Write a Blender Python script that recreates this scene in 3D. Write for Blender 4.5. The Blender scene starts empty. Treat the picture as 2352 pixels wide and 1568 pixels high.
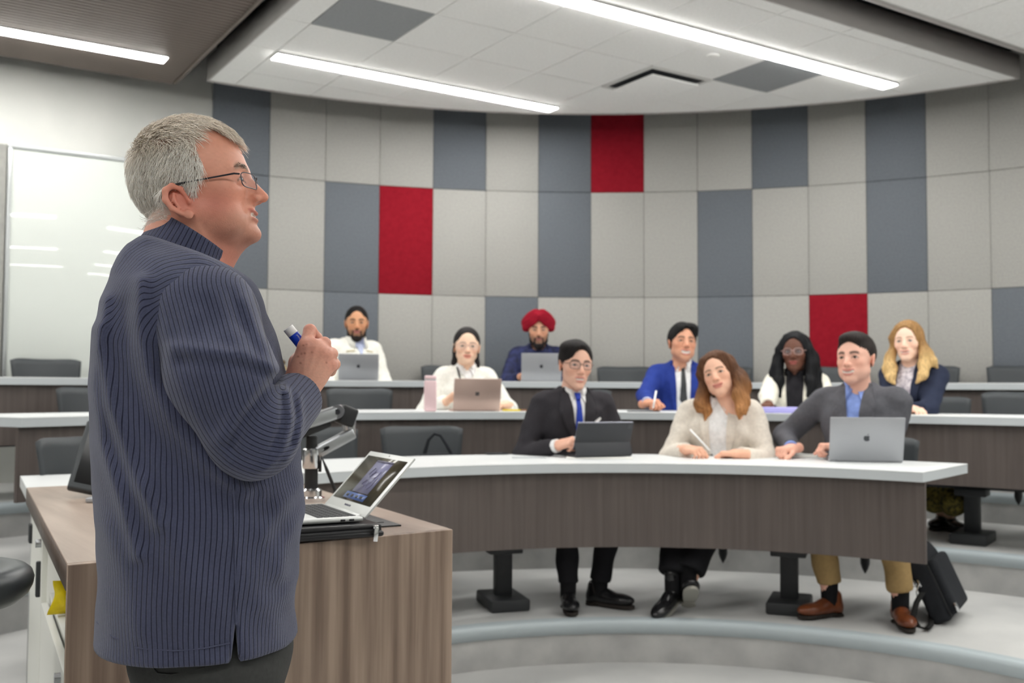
import bpy, bmesh, math, random
import numpy as np
from mathutils import Vector, Matrix
random.seed(7)
rng = np.random.default_rng(11)
scene = bpy.context.scene
COL = scene.collection

# ------------------------------------------------------------------ camera
CAM_Z = 1.28
FPX = 2287.0
PITCH = math.atan((892 - 784) / FPX)
ROLL = 0.005
cam_data = bpy.data.cameras.new('camera')
cam_data.sensor_width = 36.0
cam_data.lens = FPX / 2352 * 36.0
cam_data.clip_start = 0.05
cam_data.dof.use_dof = True
cam_data.dof.focus_distance = 1.72
cam_data.dof.aperture_fstop = 5.6
cam = bpy.data.objects.new('camera', cam_data)
COL.objects.link(cam)
cam.matrix_world = (Matrix.Translation((0, 0, CAM_Z)) @ Matrix.Rotation(math.pi / 2 + PITCH, 4, 'X')
                    @ Matrix.Rotation(ROLL, 4, 'Z'))
scene.camera = cam

# ------------------------------------------------------------------ world, exposure
world = bpy.data.worlds.new('world')
scene.world = world
world.use_nodes = True
world.node_tree.nodes['Background'].inputs[0].default_value = (0.9, 0.95, 1.0, 1)
world.node_tree.nodes['Background'].inputs[1].default_value = 0.15
vs = scene.view_settings
vs.view_transform = 'Standard'
vs.look = 'None'
vs.gamma = 1.0
vs.use_curve_mapping = False
vs.exposure = 1.3
STRIP_POWER = 15.0
scene.cycles.use_denoising = True
scene.cycles.use_adaptive_sampling = True
scene.cycles.adaptive_threshold = 0.05
scene.cycles.use_light_tree = False
scene.cycles.adaptive_min_samples = 16
scene.cycles.max_bounces = 8
scene.cycles.diffuse_bounces = 6
scene.cycles.glossy_bounces = 3
scene.cycles.transmission_bounces = 4
scene.cycles.transparent_max_bounces = 8
scene.cycles.caustics_reflective = False
scene.cycles.caustics_refractive = False
scene.cycles.sample_clamp_indirect = 10.0

# ------------------------------------------------------------------ geometry of the room
UA = np.array([0.839, 0.545])         # long axis of the room, seen from the camera
VA = np.array([-0.545, 0.839])
UANG = math.atan2(0.545, 0.839)
CX, CY = 0.59, 2.90                    # common centre of the curved rows
ZC = 3.55                              # underside of the ceilings
_c, _s = math.cos(PITCH), math.sin(PITCH)
_cr, _sr = math.cos(ROLL), math.sin(ROLL)
def ray(px, py):
    a = px - 1176.0; b = py - 784.0
    u = a * _cr + b * _sr; w = -a * _sr + b * _cr
    d = (u / FPX, 1.0, -w / FPX)
    return np.array([d[0], d[1] * _c - d[2] * _s, d[1] * _s + d[2] * _c])
def at_z(px, py, z):
    r = ray(px, py); t = (z - CAM_Z) / r[2]
    return r * t + np.array([0, 0, CAM_Z])
def at_y(px, py, y):
    r = ray(px, py); return r * (y / r[1]) + np.array([0, 0, CAM_Z])
def at_ring(px, py, R):
    r = ray(px, py)
    A = r[0] ** 2 + r[1] ** 2; B = -2 * (r[0] * CX + r[1] * CY); D = CX * CX + CY * CY - R * R
    t = (-B + math.sqrt(max(B * B - 4 * A * D, 0))) / (2 * A)
    return r * t + np.array([0, 0, CAM_Z])
def ring(R, deg, z=0.0):
    a = math.radians(deg)
    return Vector((CX + R * math.sin(a), CY + R * math.cos(a), z))
def uv(u, v, z=0.0):
    p = UA * u + VA * v
    return Vector((p[0], p[1], z))
def to_uv(p):
    return float(p[0] * UA[0] + p[1] * UA[1]), float(p[0] * VA[0] + p[1] * VA[1])

# ------------------------------------------------------------------ materials
def S(r, g, b):
    def f(c):
        c /= 255.0
        return c / 12.92 if c <= 0.04045 else ((c + 0.055) / 1.055) ** 2.4
    return (f(r), f(g), f(b), 1.0)
MATS = {}
def mat(name, col, rough=0.6, metal=0.0, col2=None, nscale=(8, 8, 8), detail=3.0, contrast=(0.3, 0.7), bump=0.0,
        bscale=None, coat=0.0, emit=0.0, spec=0.5, attr=None, trans=0.0, ior=1.45, sss=0.0, coords='Object', sheen=0.0):
    m = bpy.data.materials.new(name); m.use_nodes = True
    nt = m.node_tree; N = nt.nodes; L = nt.links
    b = N['Principled BSDF']
    b.inputs['Base Color'].default_value = col
    b.inputs['Roughness'].default_value = rough
    b.inputs['Metallic'].default_value = metal
    b.inputs['Specular IOR Level'].default_value = spec
    b.inputs['Coat Weight'].default_value = coat
    b.inputs['Transmission Weight'].default_value = trans
    b.inputs['IOR'].default_value = ior
    if sheen:
        b.inputs['Sheen Weight'].default_value = sheen
    if sss:
        b.inputs['Subsurface Weight'].default_value = sss
        b.inputs['Subsurface Radius'].default_value = (0.012, 0.005, 0.003)
        b.inputs['Subsurface Scale'].default_value = 1.0
    if emit:
        b.inputs['Emission Color'].default_value = col
        b.inputs['Emission Strength'].default_value = emit
    src = None
    if col2 is not None or bump:
        tc = N.new('ShaderNodeTexCoord'); mp = N.new('ShaderNodeMapping')
        mp.inputs['Scale'].default_value = nscale
        L.new(tc.outputs[coords], mp.inputs['Vector'])
        nz = N.new('ShaderNodeTexNoise'); nz.inputs['Scale'].default_value = 1.0
        nz.inputs['Detail'].default_value = detail
        L.new(mp.outputs[0], nz.inputs['Vector'])
        src = nz.outputs['Fac']
    if col2 is not None:
        mr = N.new('ShaderNodeMapRange')
        mr.inputs['From Min'].default_value = contrast[0]; mr.inputs['From Max'].default_value = contrast[1]
        L.new(src, mr.inputs['Value'])
        mx = N.new('ShaderNodeMix'); mx.data_type = 'RGBA'
        mx.inputs['A'].default_value = col; mx.inputs['B'].default_value = col2
        L.new(mr.outputs[0], mx.inputs['Factor'])
        L.new(mx.outputs['Result'], b.inputs['Base Color'])
    if attr:
        at = N.new('ShaderNodeAttribute'); at.attribute_name = attr
        if col2 is not None:
            mu = N.new('ShaderNodeMix'); mu.data_type = 'RGBA'; mu.blend_type = 'MULTIPLY'
            mu.inputs['Factor'].default_value = 1.0
            L.new(at.outputs['Color'], mu.inputs['A']); L.new(mx.outputs['Result'], mu.inputs['B'])
            L.new(mu.outputs['Result'], b.inputs['Base Color'])
        else:
            L.new(at.outputs['Color'], b.inputs['Base Color'])
    if bump:
        s2 = src
        if bscale:
            mp2 = N.new('ShaderNodeMapping'); mp2.inputs['Scale'].default_value = bscale
            L.new(tc.outputs[coords], mp2.inputs['Vector'])
            n2 = N.new('ShaderNodeTexNoise'); n2.inputs['Scale'].default_value = 1.0; n2.inputs['Detail'].default_value = 2.0
            L.new(mp2.outputs[0], n2.inputs['Vector']); s2 = n2.outputs['Fac']
        bp = N.new('ShaderNodeBump'); bp.inputs['Strength'].default_value = 0.6
        bp.inputs['Distance'].default_value = bump
        L.new(s2, bp.inputs['Height']); L.new(bp.outputs[0], b.inputs['Normal'])
    MATS[name] = m
    return m

M = MATS
mat('white_wall', S(232, 233, 228), 0.75, col2=S(224, 226, 221), nscale=(3, 3, 3), bump=0.0006, bscale=(90, 90, 90))
mat('felt_light', S(170, 169, 164), 0.95, col2=S(159, 158, 154), nscale=(70, 70, 70), detail=3, bump=0.0012, bscale=(160, 160, 160), spec=0.1)
mat('felt_dark', S(110, 115, 121), 0.95, col2=S(101, 106, 112), nscale=(70, 70, 70), detail=3, bump=0.0012, bscale=(160, 160, 160), spec=0.1)
mat('felt_red', S(143, 28, 41), 0.95, col2=S(134, 23, 36), nscale=(30, 30, 30), detail=3, bump=0.001, bscale=(160, 160, 160), spec=0.1)
mat('felt_grey_board', S(160, 160, 155), 0.95, col2=S(148, 148, 144), nscale=(30, 30, 30), spec=0.1)
mat('dark_gap', S(38, 40, 44), 0.9)
mat('tile_white', S(246, 246, 244), 0.9, col2=S(238, 238, 236), nscale=(60, 60, 60), detail=4, bump=0.0008, bscale=(150, 150, 150), spec=0.15)
mat('tile_grey', S(158, 161, 163), 0.9, col2=S(150, 153, 155), nscale=(60, 60, 60), spec=0.15)
mat('tile_grid', S(205, 205, 202), 0.7)
mat('fascia', S(176, 172, 170), 0.5)
mat('slat_wood', S(132, 120, 112), 0.55, col2=S(110, 100, 94), nscale=(3, 60, 60), detail=4)
mat('strip_light', (1.0, 0.985, 0.95, 1), 0.5, emit=STRIP_POWER)
mat('plenum', S(40, 44, 50), 0.9)
mat('table_white', S(226, 229, 229), 0.38, col2=S(220, 223, 224), nscale=(4, 4, 4))
mat('table_edge', S(196, 202, 205), 0.45)
mat('modesty_wood', S(97, 88, 84), 0.55, col2=S(84, 76, 73), nscale=(45, 45, 1.6), detail=5, contrast=(0.32, 0.68))
mat('floor_vinyl', S(206, 206, 204), 0.5, col2=S(184, 185, 184), nscale=(2.2, 2.2, 2.2), detail=7, contrast=(0.3, 0.7), bump=0.0004, bscale=(40, 40, 40), spec=0.35)
mat('riser_vinyl', S(186, 186, 184), 0.6, col2=S(160, 160, 159), nscale=(6, 6, 6), detail=8, contrast=(0.3, 0.7))
mat('nosing', S(172, 182, 186), 0.42)
mat('chair_plastic', S(64, 68, 71), 0.48, spec=0.4)
mat('chair_edge', S(120, 126, 130), 0.5)
mat('black_metal', S(52, 54, 56), 0.5, spec=0.4)
mat('black_plastic', S(34, 35, 37), 0.45)
mat('lectern_wood', S(170, 149, 132), 0.42, col2=S(122, 103, 90), nscale=(30, 30, 1.1), detail=7, contrast=(0.36, 0.64), spec=0.4)
mat('lectern_top_wood', S(176, 158, 144), 0.36, col2=S(150, 132, 118), nscale=(22, 2.0, 22), detail=6, contrast=(0.3, 0.7), spec=0.45)
mat('lectern_side_wood', S(112, 98, 88), 0.45, col2=S(88, 77, 70), nscale=(40, 40, 1.3), detail=6)
mat('cabinet_white', S(226, 227, 220), 0.4)
mat('cabinet_grey', S(165, 167, 165), 0.5)
mat('chrome', S(225, 226, 228), 0.14, metal=1.0)
mat('brushed', S(178, 181, 184), 0.3, metal=0.9)
mat('laptop_silver', S(216, 218, 216), 0.35, metal=0.35)
mat('laptop_grey', S(168, 170, 174), 0.42, metal=0.3)
mat('laptop_rose', S(205, 180, 168), 0.42, metal=0.45)
mat('logo_dark', S(62, 64, 68), 0.3, metal=0.3)
mat('key_black', S(36, 37, 40), 0.5)
mat('leather_black', S(24, 24, 27), 0.36, bump=0.0008, nscale=(180, 180, 180))
mat('whiteboard', S(214, 219, 214), 0.03, spec=0.5)
mat('board_frame', S(186, 190, 190), 0.35, metal=0.5)
mat('paper', S(238, 237, 232), 0.8)
mat('yellow_packet', S(238, 214, 20), 0.3, col2=S(214, 188, 10), nscale=(40, 40, 40), bump=0.002)
mat('lilac', S(176, 172, 232), 0.5)
mat('pink_bottle', S(236, 205, 208), 0.45)
mat('glass_lens', (0.9, 0.9, 1.0, 1), 0.03, spec=0.6)
M['glass_lens'].node_tree.nodes['Principled BSDF'].inputs['Alpha'].default_value = 0.04

# ------------------------------------------------------------------ mesh helpers
def new_obj(name, me, parent=None, loc=None):
    o = bpy.data.objects.new(name, me); COL.objects.link(o)
    if parent is not None: o.parent = parent
    if loc is not None: o.location = loc
    return o
def tag(o, label=None, cat=None, group=None, kind=None):
    if label: o['label'] = label
    if cat: o['category'] = cat
    if group: o['group'] = group
    if kind: o['kind'] = kind
    return o
def empty(name, loc=(0, 0, 0), rz=0.0, parent=None):
    o = bpy.data.objects.new(name, None); COL.objects.link(o)
    o.location = loc; o.rotation_euler = (0, 0, rz); o.empty_display_size = 0.1
    if parent is not None: o.parent = parent
    return o
def mesh_np(name, V, F, m, smooth=True, normal_check=False):
    """V (n,3), F (k,3 or 4) int arrays -> mesh"""
    V = np.asarray(V, dtype=np.float32); F = np.asarray(F, dtype=np.int32)
    me = bpy.data.meshes.new(name)
    k = F.shape[1]
    me.vertices.add(len(V)); me.vertices.foreach_set('co', V.ravel())
    me.loops.add(F.size); me.loops.foreach_set('vertex_index', F.ravel())
    me.polygons.add(len(F)); me.polygons.foreach_set('loop_start', np.arange(0, F.size, k, dtype=np.int32))
    me.update(calc_edges=True); me.validate()
    if smooth: me.polygons.foreach_set('use_smooth', np.ones(len(me.polygons), dtype=bool))
    if m is not None: me.materials.append(MATS[m] if isinstance(m, str) else m)
    return me
def set_attr(me, name, arr):
    arr = np.asarray(arr, dtype=np.float32)
    if arr.ndim == 1:
        a = me.attributes.new(name, 'FLOAT', 'POINT'); a.data.foreach_set('value', arr)
    else:
        if arr.shape[1] == 3: arr = np.concatenate([arr, np.ones((len(arr), 1), np.float32)], 1)
        a = me.attributes.new(name, 'FLOAT_COLOR', 'POINT'); a.data.foreach_set('color', arr.ravel())
class MB:
    """collects shapes for ONE mesh"""
    def __init__(s): s.bm = bmesh.new()
    def box(s, c, size, rot=None, bevel=0.0, seg=2):
        r = bmesh.ops.create_cube(s.bm, size=1.0)
        vs_ = r['verts']
        bmesh.ops.scale(s.bm, vec=Vector(size), verts=vs_)
        if bevel > 0:
            es = list({e for v in vs_ for e in v.link_edges})
            rb = bmesh.ops.bevel(s.bm, geom=es, offset=bevel, segments=seg, affect='EDGES', profile=0.5)
            vs_ = list({v for f in rb['faces'] for v in f.verts} | {v for v in vs_ if v.is_valid})
        if rot is not None:
            bmesh.ops.rotate(s.bm, cent=(0, 0, 0), matrix=rot, verts=vs_)
        bmesh.ops.translate(s.bm, vec=Vector(c), verts=vs_)
        return s
    def poly(s, pts, z0, z1, bevel=0.0):
        vs0 = [s.bm.verts.new((p[0], p[1], z0)) for p in pts]
        vs1 = [s.bm.verts.new((p[0], p[1], z1)) for p in pts]
        n = len(pts); fs = [s.bm.faces.new(vs0[::-1]), s.bm.faces.new(vs1)]
        for i in range(n):
            fs.append(s.bm.faces.new((vs0[i], vs0[(i + 1) % n], vs1[(i + 1) % n], vs1[i])))
        return s
    def tube(s, pts, rad, n=10, cap=True):
        pts = [Vector(p) for p in pts]
        rads = rad if isinstance(rad, (list, tuple)) else [rad] * len(pts)
        rings_ = []; up = None
        for i, p in enumerate(pts):
            if i == 0: t = pts[1] - pts[0]
            elif i == len(pts) - 1: t = pts[-1] - pts[-2]
            else: t = (pts[i + 1] - pts[i]).normalized() + (pts[i] - pts[i - 1]).normalized()
            t.normalize()
            if up is None:
                up = Vector((0, 0, 1)) if abs(t.z) < 0.9 else Vector((1, 0, 0))
            sx = t.cross(up).normalized(); up = sx.cross(t).normalized()
            rings_.append([s.bm.verts.new(p + (sx * math.cos(a) + up * math.sin(a)) * rads[i])
                           for a in [2 * math.pi * k / n for k in range(n)]])
        for i in range(len(rings_) - 1):
            for k in range(n):
                s.bm.faces.new((rings_[i][k], rings_[i][(k + 1) % n], rings_[i + 1][(k + 1) % n], rings_[i + 1][k]))
        if cap:
            s.bm.faces.new(rings_[0][::-1]); s.bm.faces.new(rings_[-1])
        return s
    def lathe(s, prof, c=(0, 0, 0), n=24):
        rr = []
        for (r, z) in prof:
            rr.append([s.bm.verts.new((c[0] + r * math.cos(2 * math.pi * k / n), c[1] + r * math.sin(2 * math.pi * k / n), c[2] + z)) for k in range(n)])
        for i in range(len(rr) - 1):
            for k in range(n):
                s.bm.faces.new((rr[i][k], rr[i][(k + 1) % n], rr[i + 1][(k + 1) % n], rr[i + 1][k]))
        s.bm.faces.new(rr[0][::-1]); s.bm.faces.new(rr[-1])
        return s
    def arc(s, r0, r1, z0, z1, a0, a1, n=None, c=(CX, CY)):
        n = n or max(2, int(abs(a1 - a0) / 2.0))
        def P(r, a, z):
            a = math.radians(a); return s.bm.verts.new((c[0] + r * math.sin(a), c[1] + r * math.cos(a), z))
        A = [[P(r, a0 + (a1 - a0) * i / n, z) for (r, z) in ((r0, z0), (r1, z0), (r1, z1), (r0, z1))] for i in range(n + 1)]
        for i in range(n):
            for k in range(4):
                s.bm.faces.new((A[i][k], A[i + 1][k], A[i + 1][(k + 1) % 4], A[i][(k + 1) % 4]))
        s.bm.faces.new(A[0]); s.bm.faces.new(A[-1][::-1])
        return s
    def xf(s, mtx):
        bmesh.ops.transform(s.bm, matrix=mtx, verts=s.bm.verts); return s
    def mesh(s, name, m, smooth=True, ang=35):
        bmesh.ops.recalc_face_normals(s.bm, faces=s.bm.faces)
        if smooth:
            for e in s.bm.edges:
                if len(e.link_faces) == 2:
                    e.smooth = e.calc_face_angle(0) < math.radians(ang)
                else: e.smooth = False
        me = bpy.data.meshes.new(name)
        s.bm.to_mesh(me); s.bm.free()
        if smooth:
            for p in me.polygons: p.use_smooth = True
        me.materials.append(MATS[m] if isinstance(m, str) else m)
        return me
    def build(s, name, m, parent=None, loc=None, rz=None, smooth=True, ang=35):
        o = new_obj(name, s.mesh(name, m, smooth, ang), parent, loc)
        if rz is not None: o.rotation_euler = (0, 0, rz)
        return o
def bevel_mod(o, w=0.003, seg=2):
    b = o.modifiers.new('bevel', 'BEVEL'); b.width = w; b.segments = seg; b.limit_method = 'ANGLE'; b.angle_limit = math.radians(40)
    return o
def struct(o): o['kind'] = 'structure'; return o
def copy_tree(o, parent=None):
    c = o.copy(); COL.objects.link(c); c.parent = parent
    for ch in list(o.children): copy_tree(ch, c)
    return c
def clip_poly(poly, n, d):
    """keep points with n.p <= d"""
    out = []
    for i in range(len(poly)):
        a = poly[i]; b = poly[(i + 1) % len(poly)]
        da = n[0] * a[0] + n[1] * a[1] - d; db = n[0] * b[0] + n[1] * b[1] - d
        if da <= 0: out.append(a)
        if (da < 0 < db) or (db < 0 < da):
            t = da / (da - db); out.append((a[0] + t * (b[0] - a[0]), a[1] + t * (b[1] - a[1])))
    return out

# ------------------------------------------------------------------ room shell
WR = 5.626; WC = (0.593, 2.955); WPH = 0.056; WDA = 0.457 / WR
Z1 = 2.983                                   # upper seam of the felt panels
T1, T2, T3 = 0.195, 0.405, 0.600             # tiers
R1, R2, R3 = 1.84, 3.20, 4.56
V_LEFT = 7.84
def wall_pt(a, r=WR): return (WC[0] + r * math.sin(a), WC[1] + r * math.cos(a))
struct(MB().box((0, 0, -0.05), (26, 26, 0.1), rot=Matrix.Rotation(UANG, 3, 'Z')).build('floor', 'floor_vinyl'))
for i, (r, z, zb) in enumerate(((R1, T1, 0.0), (R2, T2, T1), (R3, T3, T2))):
    o = struct(MB().arc(r, 6.2, zb - 0.001, z, -100, 98, 120).build('floor_tier', 'floor_vinyl'))
    struct(MB().arc(r - 0.004, r + 0.05, zb, z - 0.002, -99.9, 97.9, 120).build('trim_riser', 'riser_vinyl'))
    m = MB()
    # rounded nosing, profile swept along the ring
    prof = [(r - 0.004, z - 0.062), (r - 0.012, z - 0.058), (r - 0.017, z - 0.02), (r - 0.012, z - 0.003), (r, z + 0.004), (r + 0.055, z + 0.004), (r + 0.058, z - 0.002)]
    nseg = 130; rows = []
    for k in range(nseg + 1):
        a = math.radians(-99.8 + 197.6 * k / nseg)
        rows.append([m.bm.verts.new((CX + p[0] * math.sin(a), CY + p[0] * math.cos(a), p[1])) for p in prof])
    for k in range(nseg):
        for j in range(len(prof) - 1):
            m.bm.faces.new((rows[k][j], rows[k + 1][j], rows[k + 1][j + 1], rows[k][j + 1]))
    struct(m.build('trim_%d' % (i + 1), 'nosing', ang=60))
# curved wall carrier with felt panels
a_l = WPH - 7.5 * WDA; a_r = WPH + 11.5 * WDA
wb = struct(MB().arc(WR + 0.028, WR + 0.16, 0.4, 4.4, math.degrees(a_l), math.degrees(a_r), 40, c=WC).build('wall_back', 'dark_gap'))
pm = {}
for key, mm in (('L', 'felt_light'), ('D', 'felt_dark'), ('R', 'felt_red')):
    pm[key] = MB().box((0, 0, 0), (0.4545, 0.028, 0.9105), bevel=0.003).mesh('panel', mm)
cols = ['DDL', 'LLL', 'LDD', 'LRL', 'DLL', 'LLD', 'DDL', 'RLL', 'LLL', 'LDD', 'DLL', 'LLR', 'DDL', 'LLL', 'LLD', 'LDL', 'DLL', 'LLL', 'LRD']
for ci, cc in enumerate(cols):
    a = WPH + (ci - 7.5 + 0.5) * WDA
    x, y = wall_pt(a, WR * math.cos(WDA / 2) + 0.014)
    for ri in range(4):
        k = cc[ri] if ri < 3 else 'L'
        o = new_obj('panel', pm[k], wb, (x, y, Z1 + 0.457 - 0.914 * ri)); o.rotation_euler = (0, 0, -a)
# side walls
cu, cv = to_uv(wall_pt(a_l))
V_LEFT = cv
def wall_uv(name, u0, v0, u1, v1, z0, z1, m, th=0.12):
    a = uv(u0, v0); b = uv(u1, v1); d = (b - a); L_ = d.length; d.normalize(); n_ = Vector((-d.y, d.x, 0))
    mid = (a + b) / 2 + n_ * th / 2
    return struct(MB().box((mid.x, mid.y, (z0 + z1) / 2), (L_, th, z1 - z0), rot=Matrix.Rotation(math.atan2(d.y, d.x), 3, 'Z')).build(name, m))
wl = wall_uv('wall_left', -5.5, V_LEFT, cu + 0.02, V_LEFT, 0, 4.4, 'white_wall')
ru, rv = to_uv(wall_pt(a_r))
wall_uv('wall_right', ru, -4.5, ru, rv, 0, 4.4, 'white_wall', -0.12)
wall_uv('wall_front', -5.5, -4.5, ru, -4.5, 0, 4.4, 'white_wall', -0.12)
wall_uv('wall_side', -5.5, -4.5, -5.5, V_LEFT, 0, 4.4, 'white_wall', 0.12)
struct(MB().box((*uv(1.2, 1.8)[:2], 4.45), (15, 14, 0.1), rot=Matrix.Rotation(UANG, 3, 'Z')).build('ceiling', 'plenum'))

# ------------------------------------------------------------------ ceilings
T = 0.575; TU0, TV0 = 2.27, 5.25
CU, CV, CR = 2.07, 3.98, 5.22
def cloud_clip(poly):
    poly = clip_poly(poly, (-UA[0], -UA[1]), -CU)
    poly = clip_poly(poly, (-VA[0], -VA[1]), -CV)
    for k in range(40):
        a = math.radians(-40 + 110 * k / 39)
        n_ = (math.sin(a), math.cos(a))
        poly = clip_poly(poly, n_, n_[0] * CX + n_[1] * CY + CR)
        if len(poly) < 3: return []
    return poly
def clean(poly):
    out = []
    for p in poly:
        if not out or math.hypot(p[0] - out[-1][0], p[1] - out[-1][1]) > 1e-3: out.append(p)
    if len(out) > 1 and math.hypot(out[0][0] - out[-1][0], out[0][1] - out[-1][1]) < 1e-3: out.pop()
    return out
big = [tuple(uv(u, v)[:2]) for u, v in ((0, 2), (12, 2), (12, 12), (0, 12))]
outline = clean(cloud_clip(big))
cloud = struct(MB().poly(outline, ZC + 0.012, ZC + 0.16).build('ceiling_cloud', 'tile_grid', smooth=False))
# rim of the cloud
m = MB(); n = len(outline)
cen = np.mean(np.array(outline), 0)
for i in range(n):
    a = outline[i]; b = outline[(i + 1) % n]
    ex, ey = b[0] - a[0], b[1] - a[1]; L_ = math.hypot(ex, ey)
    nx, ny = ey / L_, -ex / L_
    if (a[0] - cen[0]) * nx + (a[1] - cen[1]) * ny < 0: nx, ny = -nx, -ny
    m.box(((a[0] + b[0]) / 2 + nx * 0.006, (a[1] + b[1]) / 2 + ny * 0.006, ZC + 0.078), (L_ + 0.012, 0.012, 0.175), rot=Matrix.Rotation(math.atan2(ey, ex), 3, 'Z'))
m.build('fascia', 'fascia', cloud)
GREY = {(0, 0), (5, -1)}
VENT = (4, 0)
for i in range(-1, 12):
    for j in range(-4, 7):
        g = 0.004
        sq = [tuple(uv(TU0 + T * (i + a), TV0 + T * (j + b))[:2]) for a, b in ((g / T, g / T), (1 - g / T, g / T), (1 - g / T, 1 - g / T), (g / T, 1 - g / T))]
        sq = clean(cloud_clip(sq))
        if len(sq) < 3: continue
        if (i, j) == VENT: continue
        MB().poly(sq, ZC, ZC + 0.014).build('tile', 'tile_grey' if (i, j) in GREY else 'tile_white', cloud, smooth=False)
# air diffuser in its tile
vc = uv(TU0 + T * 4.5, TV0 + T * 0.5)
v_ = empty('air_diffuser', (vc.x, vc.y, ZC - 0.03), UANG)
tag(v_, 'white square air diffuser with dark slots in the pale ceiling', 'air vent')
MB().box((0, 0, 0.036), (T - 0.01, T - 0.01, 0.01)).build('recess', 'dark_gap', v_)
m = MB()
for sx, sy, lx, ly in ((0, 1, T, 0.03), (0, -1, T, 0.03), (1, 0, 0.03, T - 0.06), (-1, 0, 0.03, T - 0.06)):
    m.box((sx * (T / 2 - 0.015), sy * (T / 2 - 0.015), 0.027), (lx, ly, 0.012), bevel=0.002)
m.build('frame', 'tile_grid', v_)
MB().box((0, 0, -0.004), (T - 0.13, T - 0.13, 0.014), bevel=0.003).build('plate', 'tile_white', v_)
MB().box((0, 0, 0.016), (0.06, 0.06, 0.04)).build('hanger', 'tile_grid', v_)
p = at_z(1637, 128, ZC)
o = MB().lathe([(0.045, 0.0), (0.045, -0.005), (0.04, -0.008), (0.012, -0.009), (0.001, -0.009)], n=24).build('smoke_detector', 'tile_white', None, (p[0], p[1], ZC))
tag(o, 'small white round detector on the pale ceiling', 'detector')
# white tile ceiling on the right
CV2 = 3.64
low = struct(MB().poly([tuple(uv(u, v)[:2]) for u, v in ((2.0, -4.5), (ru, -4.5), (ru, CV2), (2.0, CV2))], ZC + 0.012, ZC + 0.1).build('ceiling_low', 'tile_grid', smooth=False))
MB().box((*uv((2.0 + ru) / 2, CV2 + 0.006)[:2], ZC + 0.05), (ru - 2.0, 0.012, 0.12), rot=Matrix.Rotation(UANG, 3, 'Z')).build('fascia', 'fascia', low)
tm = MB().box((0, 0, 0), (T - 0.008, T - 0.008, 0.014)).mesh('tile', 'tile_white', smooth=False)
for i in range(9):
    for j in range(9):
        c_ = uv(2.0 + T * (i + 0.5) + 0.05, CV2 - 0.03 - T * (j + 0.5))
        o = new_obj('tile', tm, low, (c_.x, c_.y, ZC + 0.007)); o.rotation_euler = (0, 0, UANG)
# dark slatted ceiling on the left
SU, SV = 1.87, 7.58
sl = struct(MB().poly([tuple(uv(u, v)[:2]) for u, v in ((-5.5, -4.5), (SU, -4.5), (SU, SV), (-5.5, SV))], ZC + 0.03, ZC + 0.1).build('ceiling_slatted', 'dark_gap', smooth=False))
MB().box((*uv(SU + 0.008, 1.5)[:2], ZC + 0.05), (0.016, SV + 4.5, 0.13), rot=Matrix.Rotation(UANG, 3, 'Z')).build('fascia', 'slat_wood', sl)
sm = MB().box((0, 0, 0), (SU + 5.5, 0.035, 0.03), bevel=0.002, seg=1).mesh('slat', 'slat_wood')
for k in range(110):
    c_ = uv((SU - 5.5) / 2, SV - 0.02 - 0.05 * k)
    o = new_obj('slat', sm, sl, (c_.x, c_.y, ZC + 0.012)); o.rotation_euler = (0, 0, UANG)
# strip lights
def strip(u0, u1, v, label, w=0.125):
    c_ = uv((u0 + u1) / 2, v)
    r_ = empty('strip_light', (c_.x, c_.y, ZC - 0.012), UANG)
    tag(r_, label, 'ceiling light', 'recessed linear ceiling lights')
    L_ = u1 - u0
    MB().box((0, 0, 0.004), (L_ + 0.016, w + 0.014, 0.012), bevel=0.003).build('housing', 'tile_grid', r_)
    mm = MB(); mm.box((0, 0, -0.004), (L_, w, 0.008))
    mm.build('diffuser', 'strip_light', r_)
strip(2.28, 4.61, 6.50, 'shorter bright strip light near the left corner of the pale ceiling')
strip(1.9 + 0.35, 6.33, 4.60, 'long bright strip light crossing the upper right of the pale ceiling')
strip(-1.2, 1.68, 7.00, 'bright strip light set in the dark slatted ceiling')
for u0, u1, v, lb in ((-3.5, 1.0, 4.9, 'strip light in the slatted ceiling above the lectern, out of view'), (-3.5, 1.0, 2.4, 'middle strip light of the slatted ceiling, left of the camera'),
                      (-3.5, 1.2, -0.4, 'rearmost strip light of the slatted ceiling, behind the camera'), (2.6, 6.9, 2.6, 'strip light of the right tiled ceiling nearest the curved tables'),
                      (2.6, 6.9, 0.6, 'middle strip light of the right tiled ceiling'), (2.6, 6.9, -1.6, 'rearmost strip light of the right tiled ceiling')):
    strip(u0, u1, v, lb)

# ------------------------------------------------------------------ whiteboard on the left wall
def on_left(px, py):
    r = ray(px, py)
    t = V_LEFT / (r[0] * VA[0] + r[1] * VA[1])
    p = r * t
    return float(p[0] * UA[0] + p[1] * UA[1]), float(p[2] + CAM_Z)
bu0, bz = on_left(27, 340); bu1 = cu - 0.25
wbd = empty('whiteboard', tuple(uv((bu0 + bu1) / 2, V_LEFT - 0.012, 0)), UANG)
tag(wbd, 'large glossy whiteboard on the left wall behind the speaker', 'whiteboard')
LW = bu1 - bu0; ZB = 1.0
MB().box((0, 0, (bz + ZB) / 2), (LW, 0.02, bz - ZB), bevel=0.002).build('panel', 'whiteboard', wbd)
for nm, c_, s_ in (('frame_rail', (0, -0.006, bz + 0.012), (LW + 0.05, 0.03, 0.03)), ('frame_rail', (0, -0.006, ZB - 0.012), (LW + 0.05, 0.03, 0.03)),
                   ('frame_rail', (-LW / 2 - 0.012, -0.006, (bz + ZB) / 2), (0.025, 0.03, bz - ZB)), ('frame_rail', (LW / 2 + 0.012, -0.006, (bz + ZB) / 2), (0.025, 0.03, bz - ZB))):
    MB().box(c_, s_, bevel=0.003).build(nm, 'board_frame', wbd)
g0, gz = on_left(12, 333)
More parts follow.
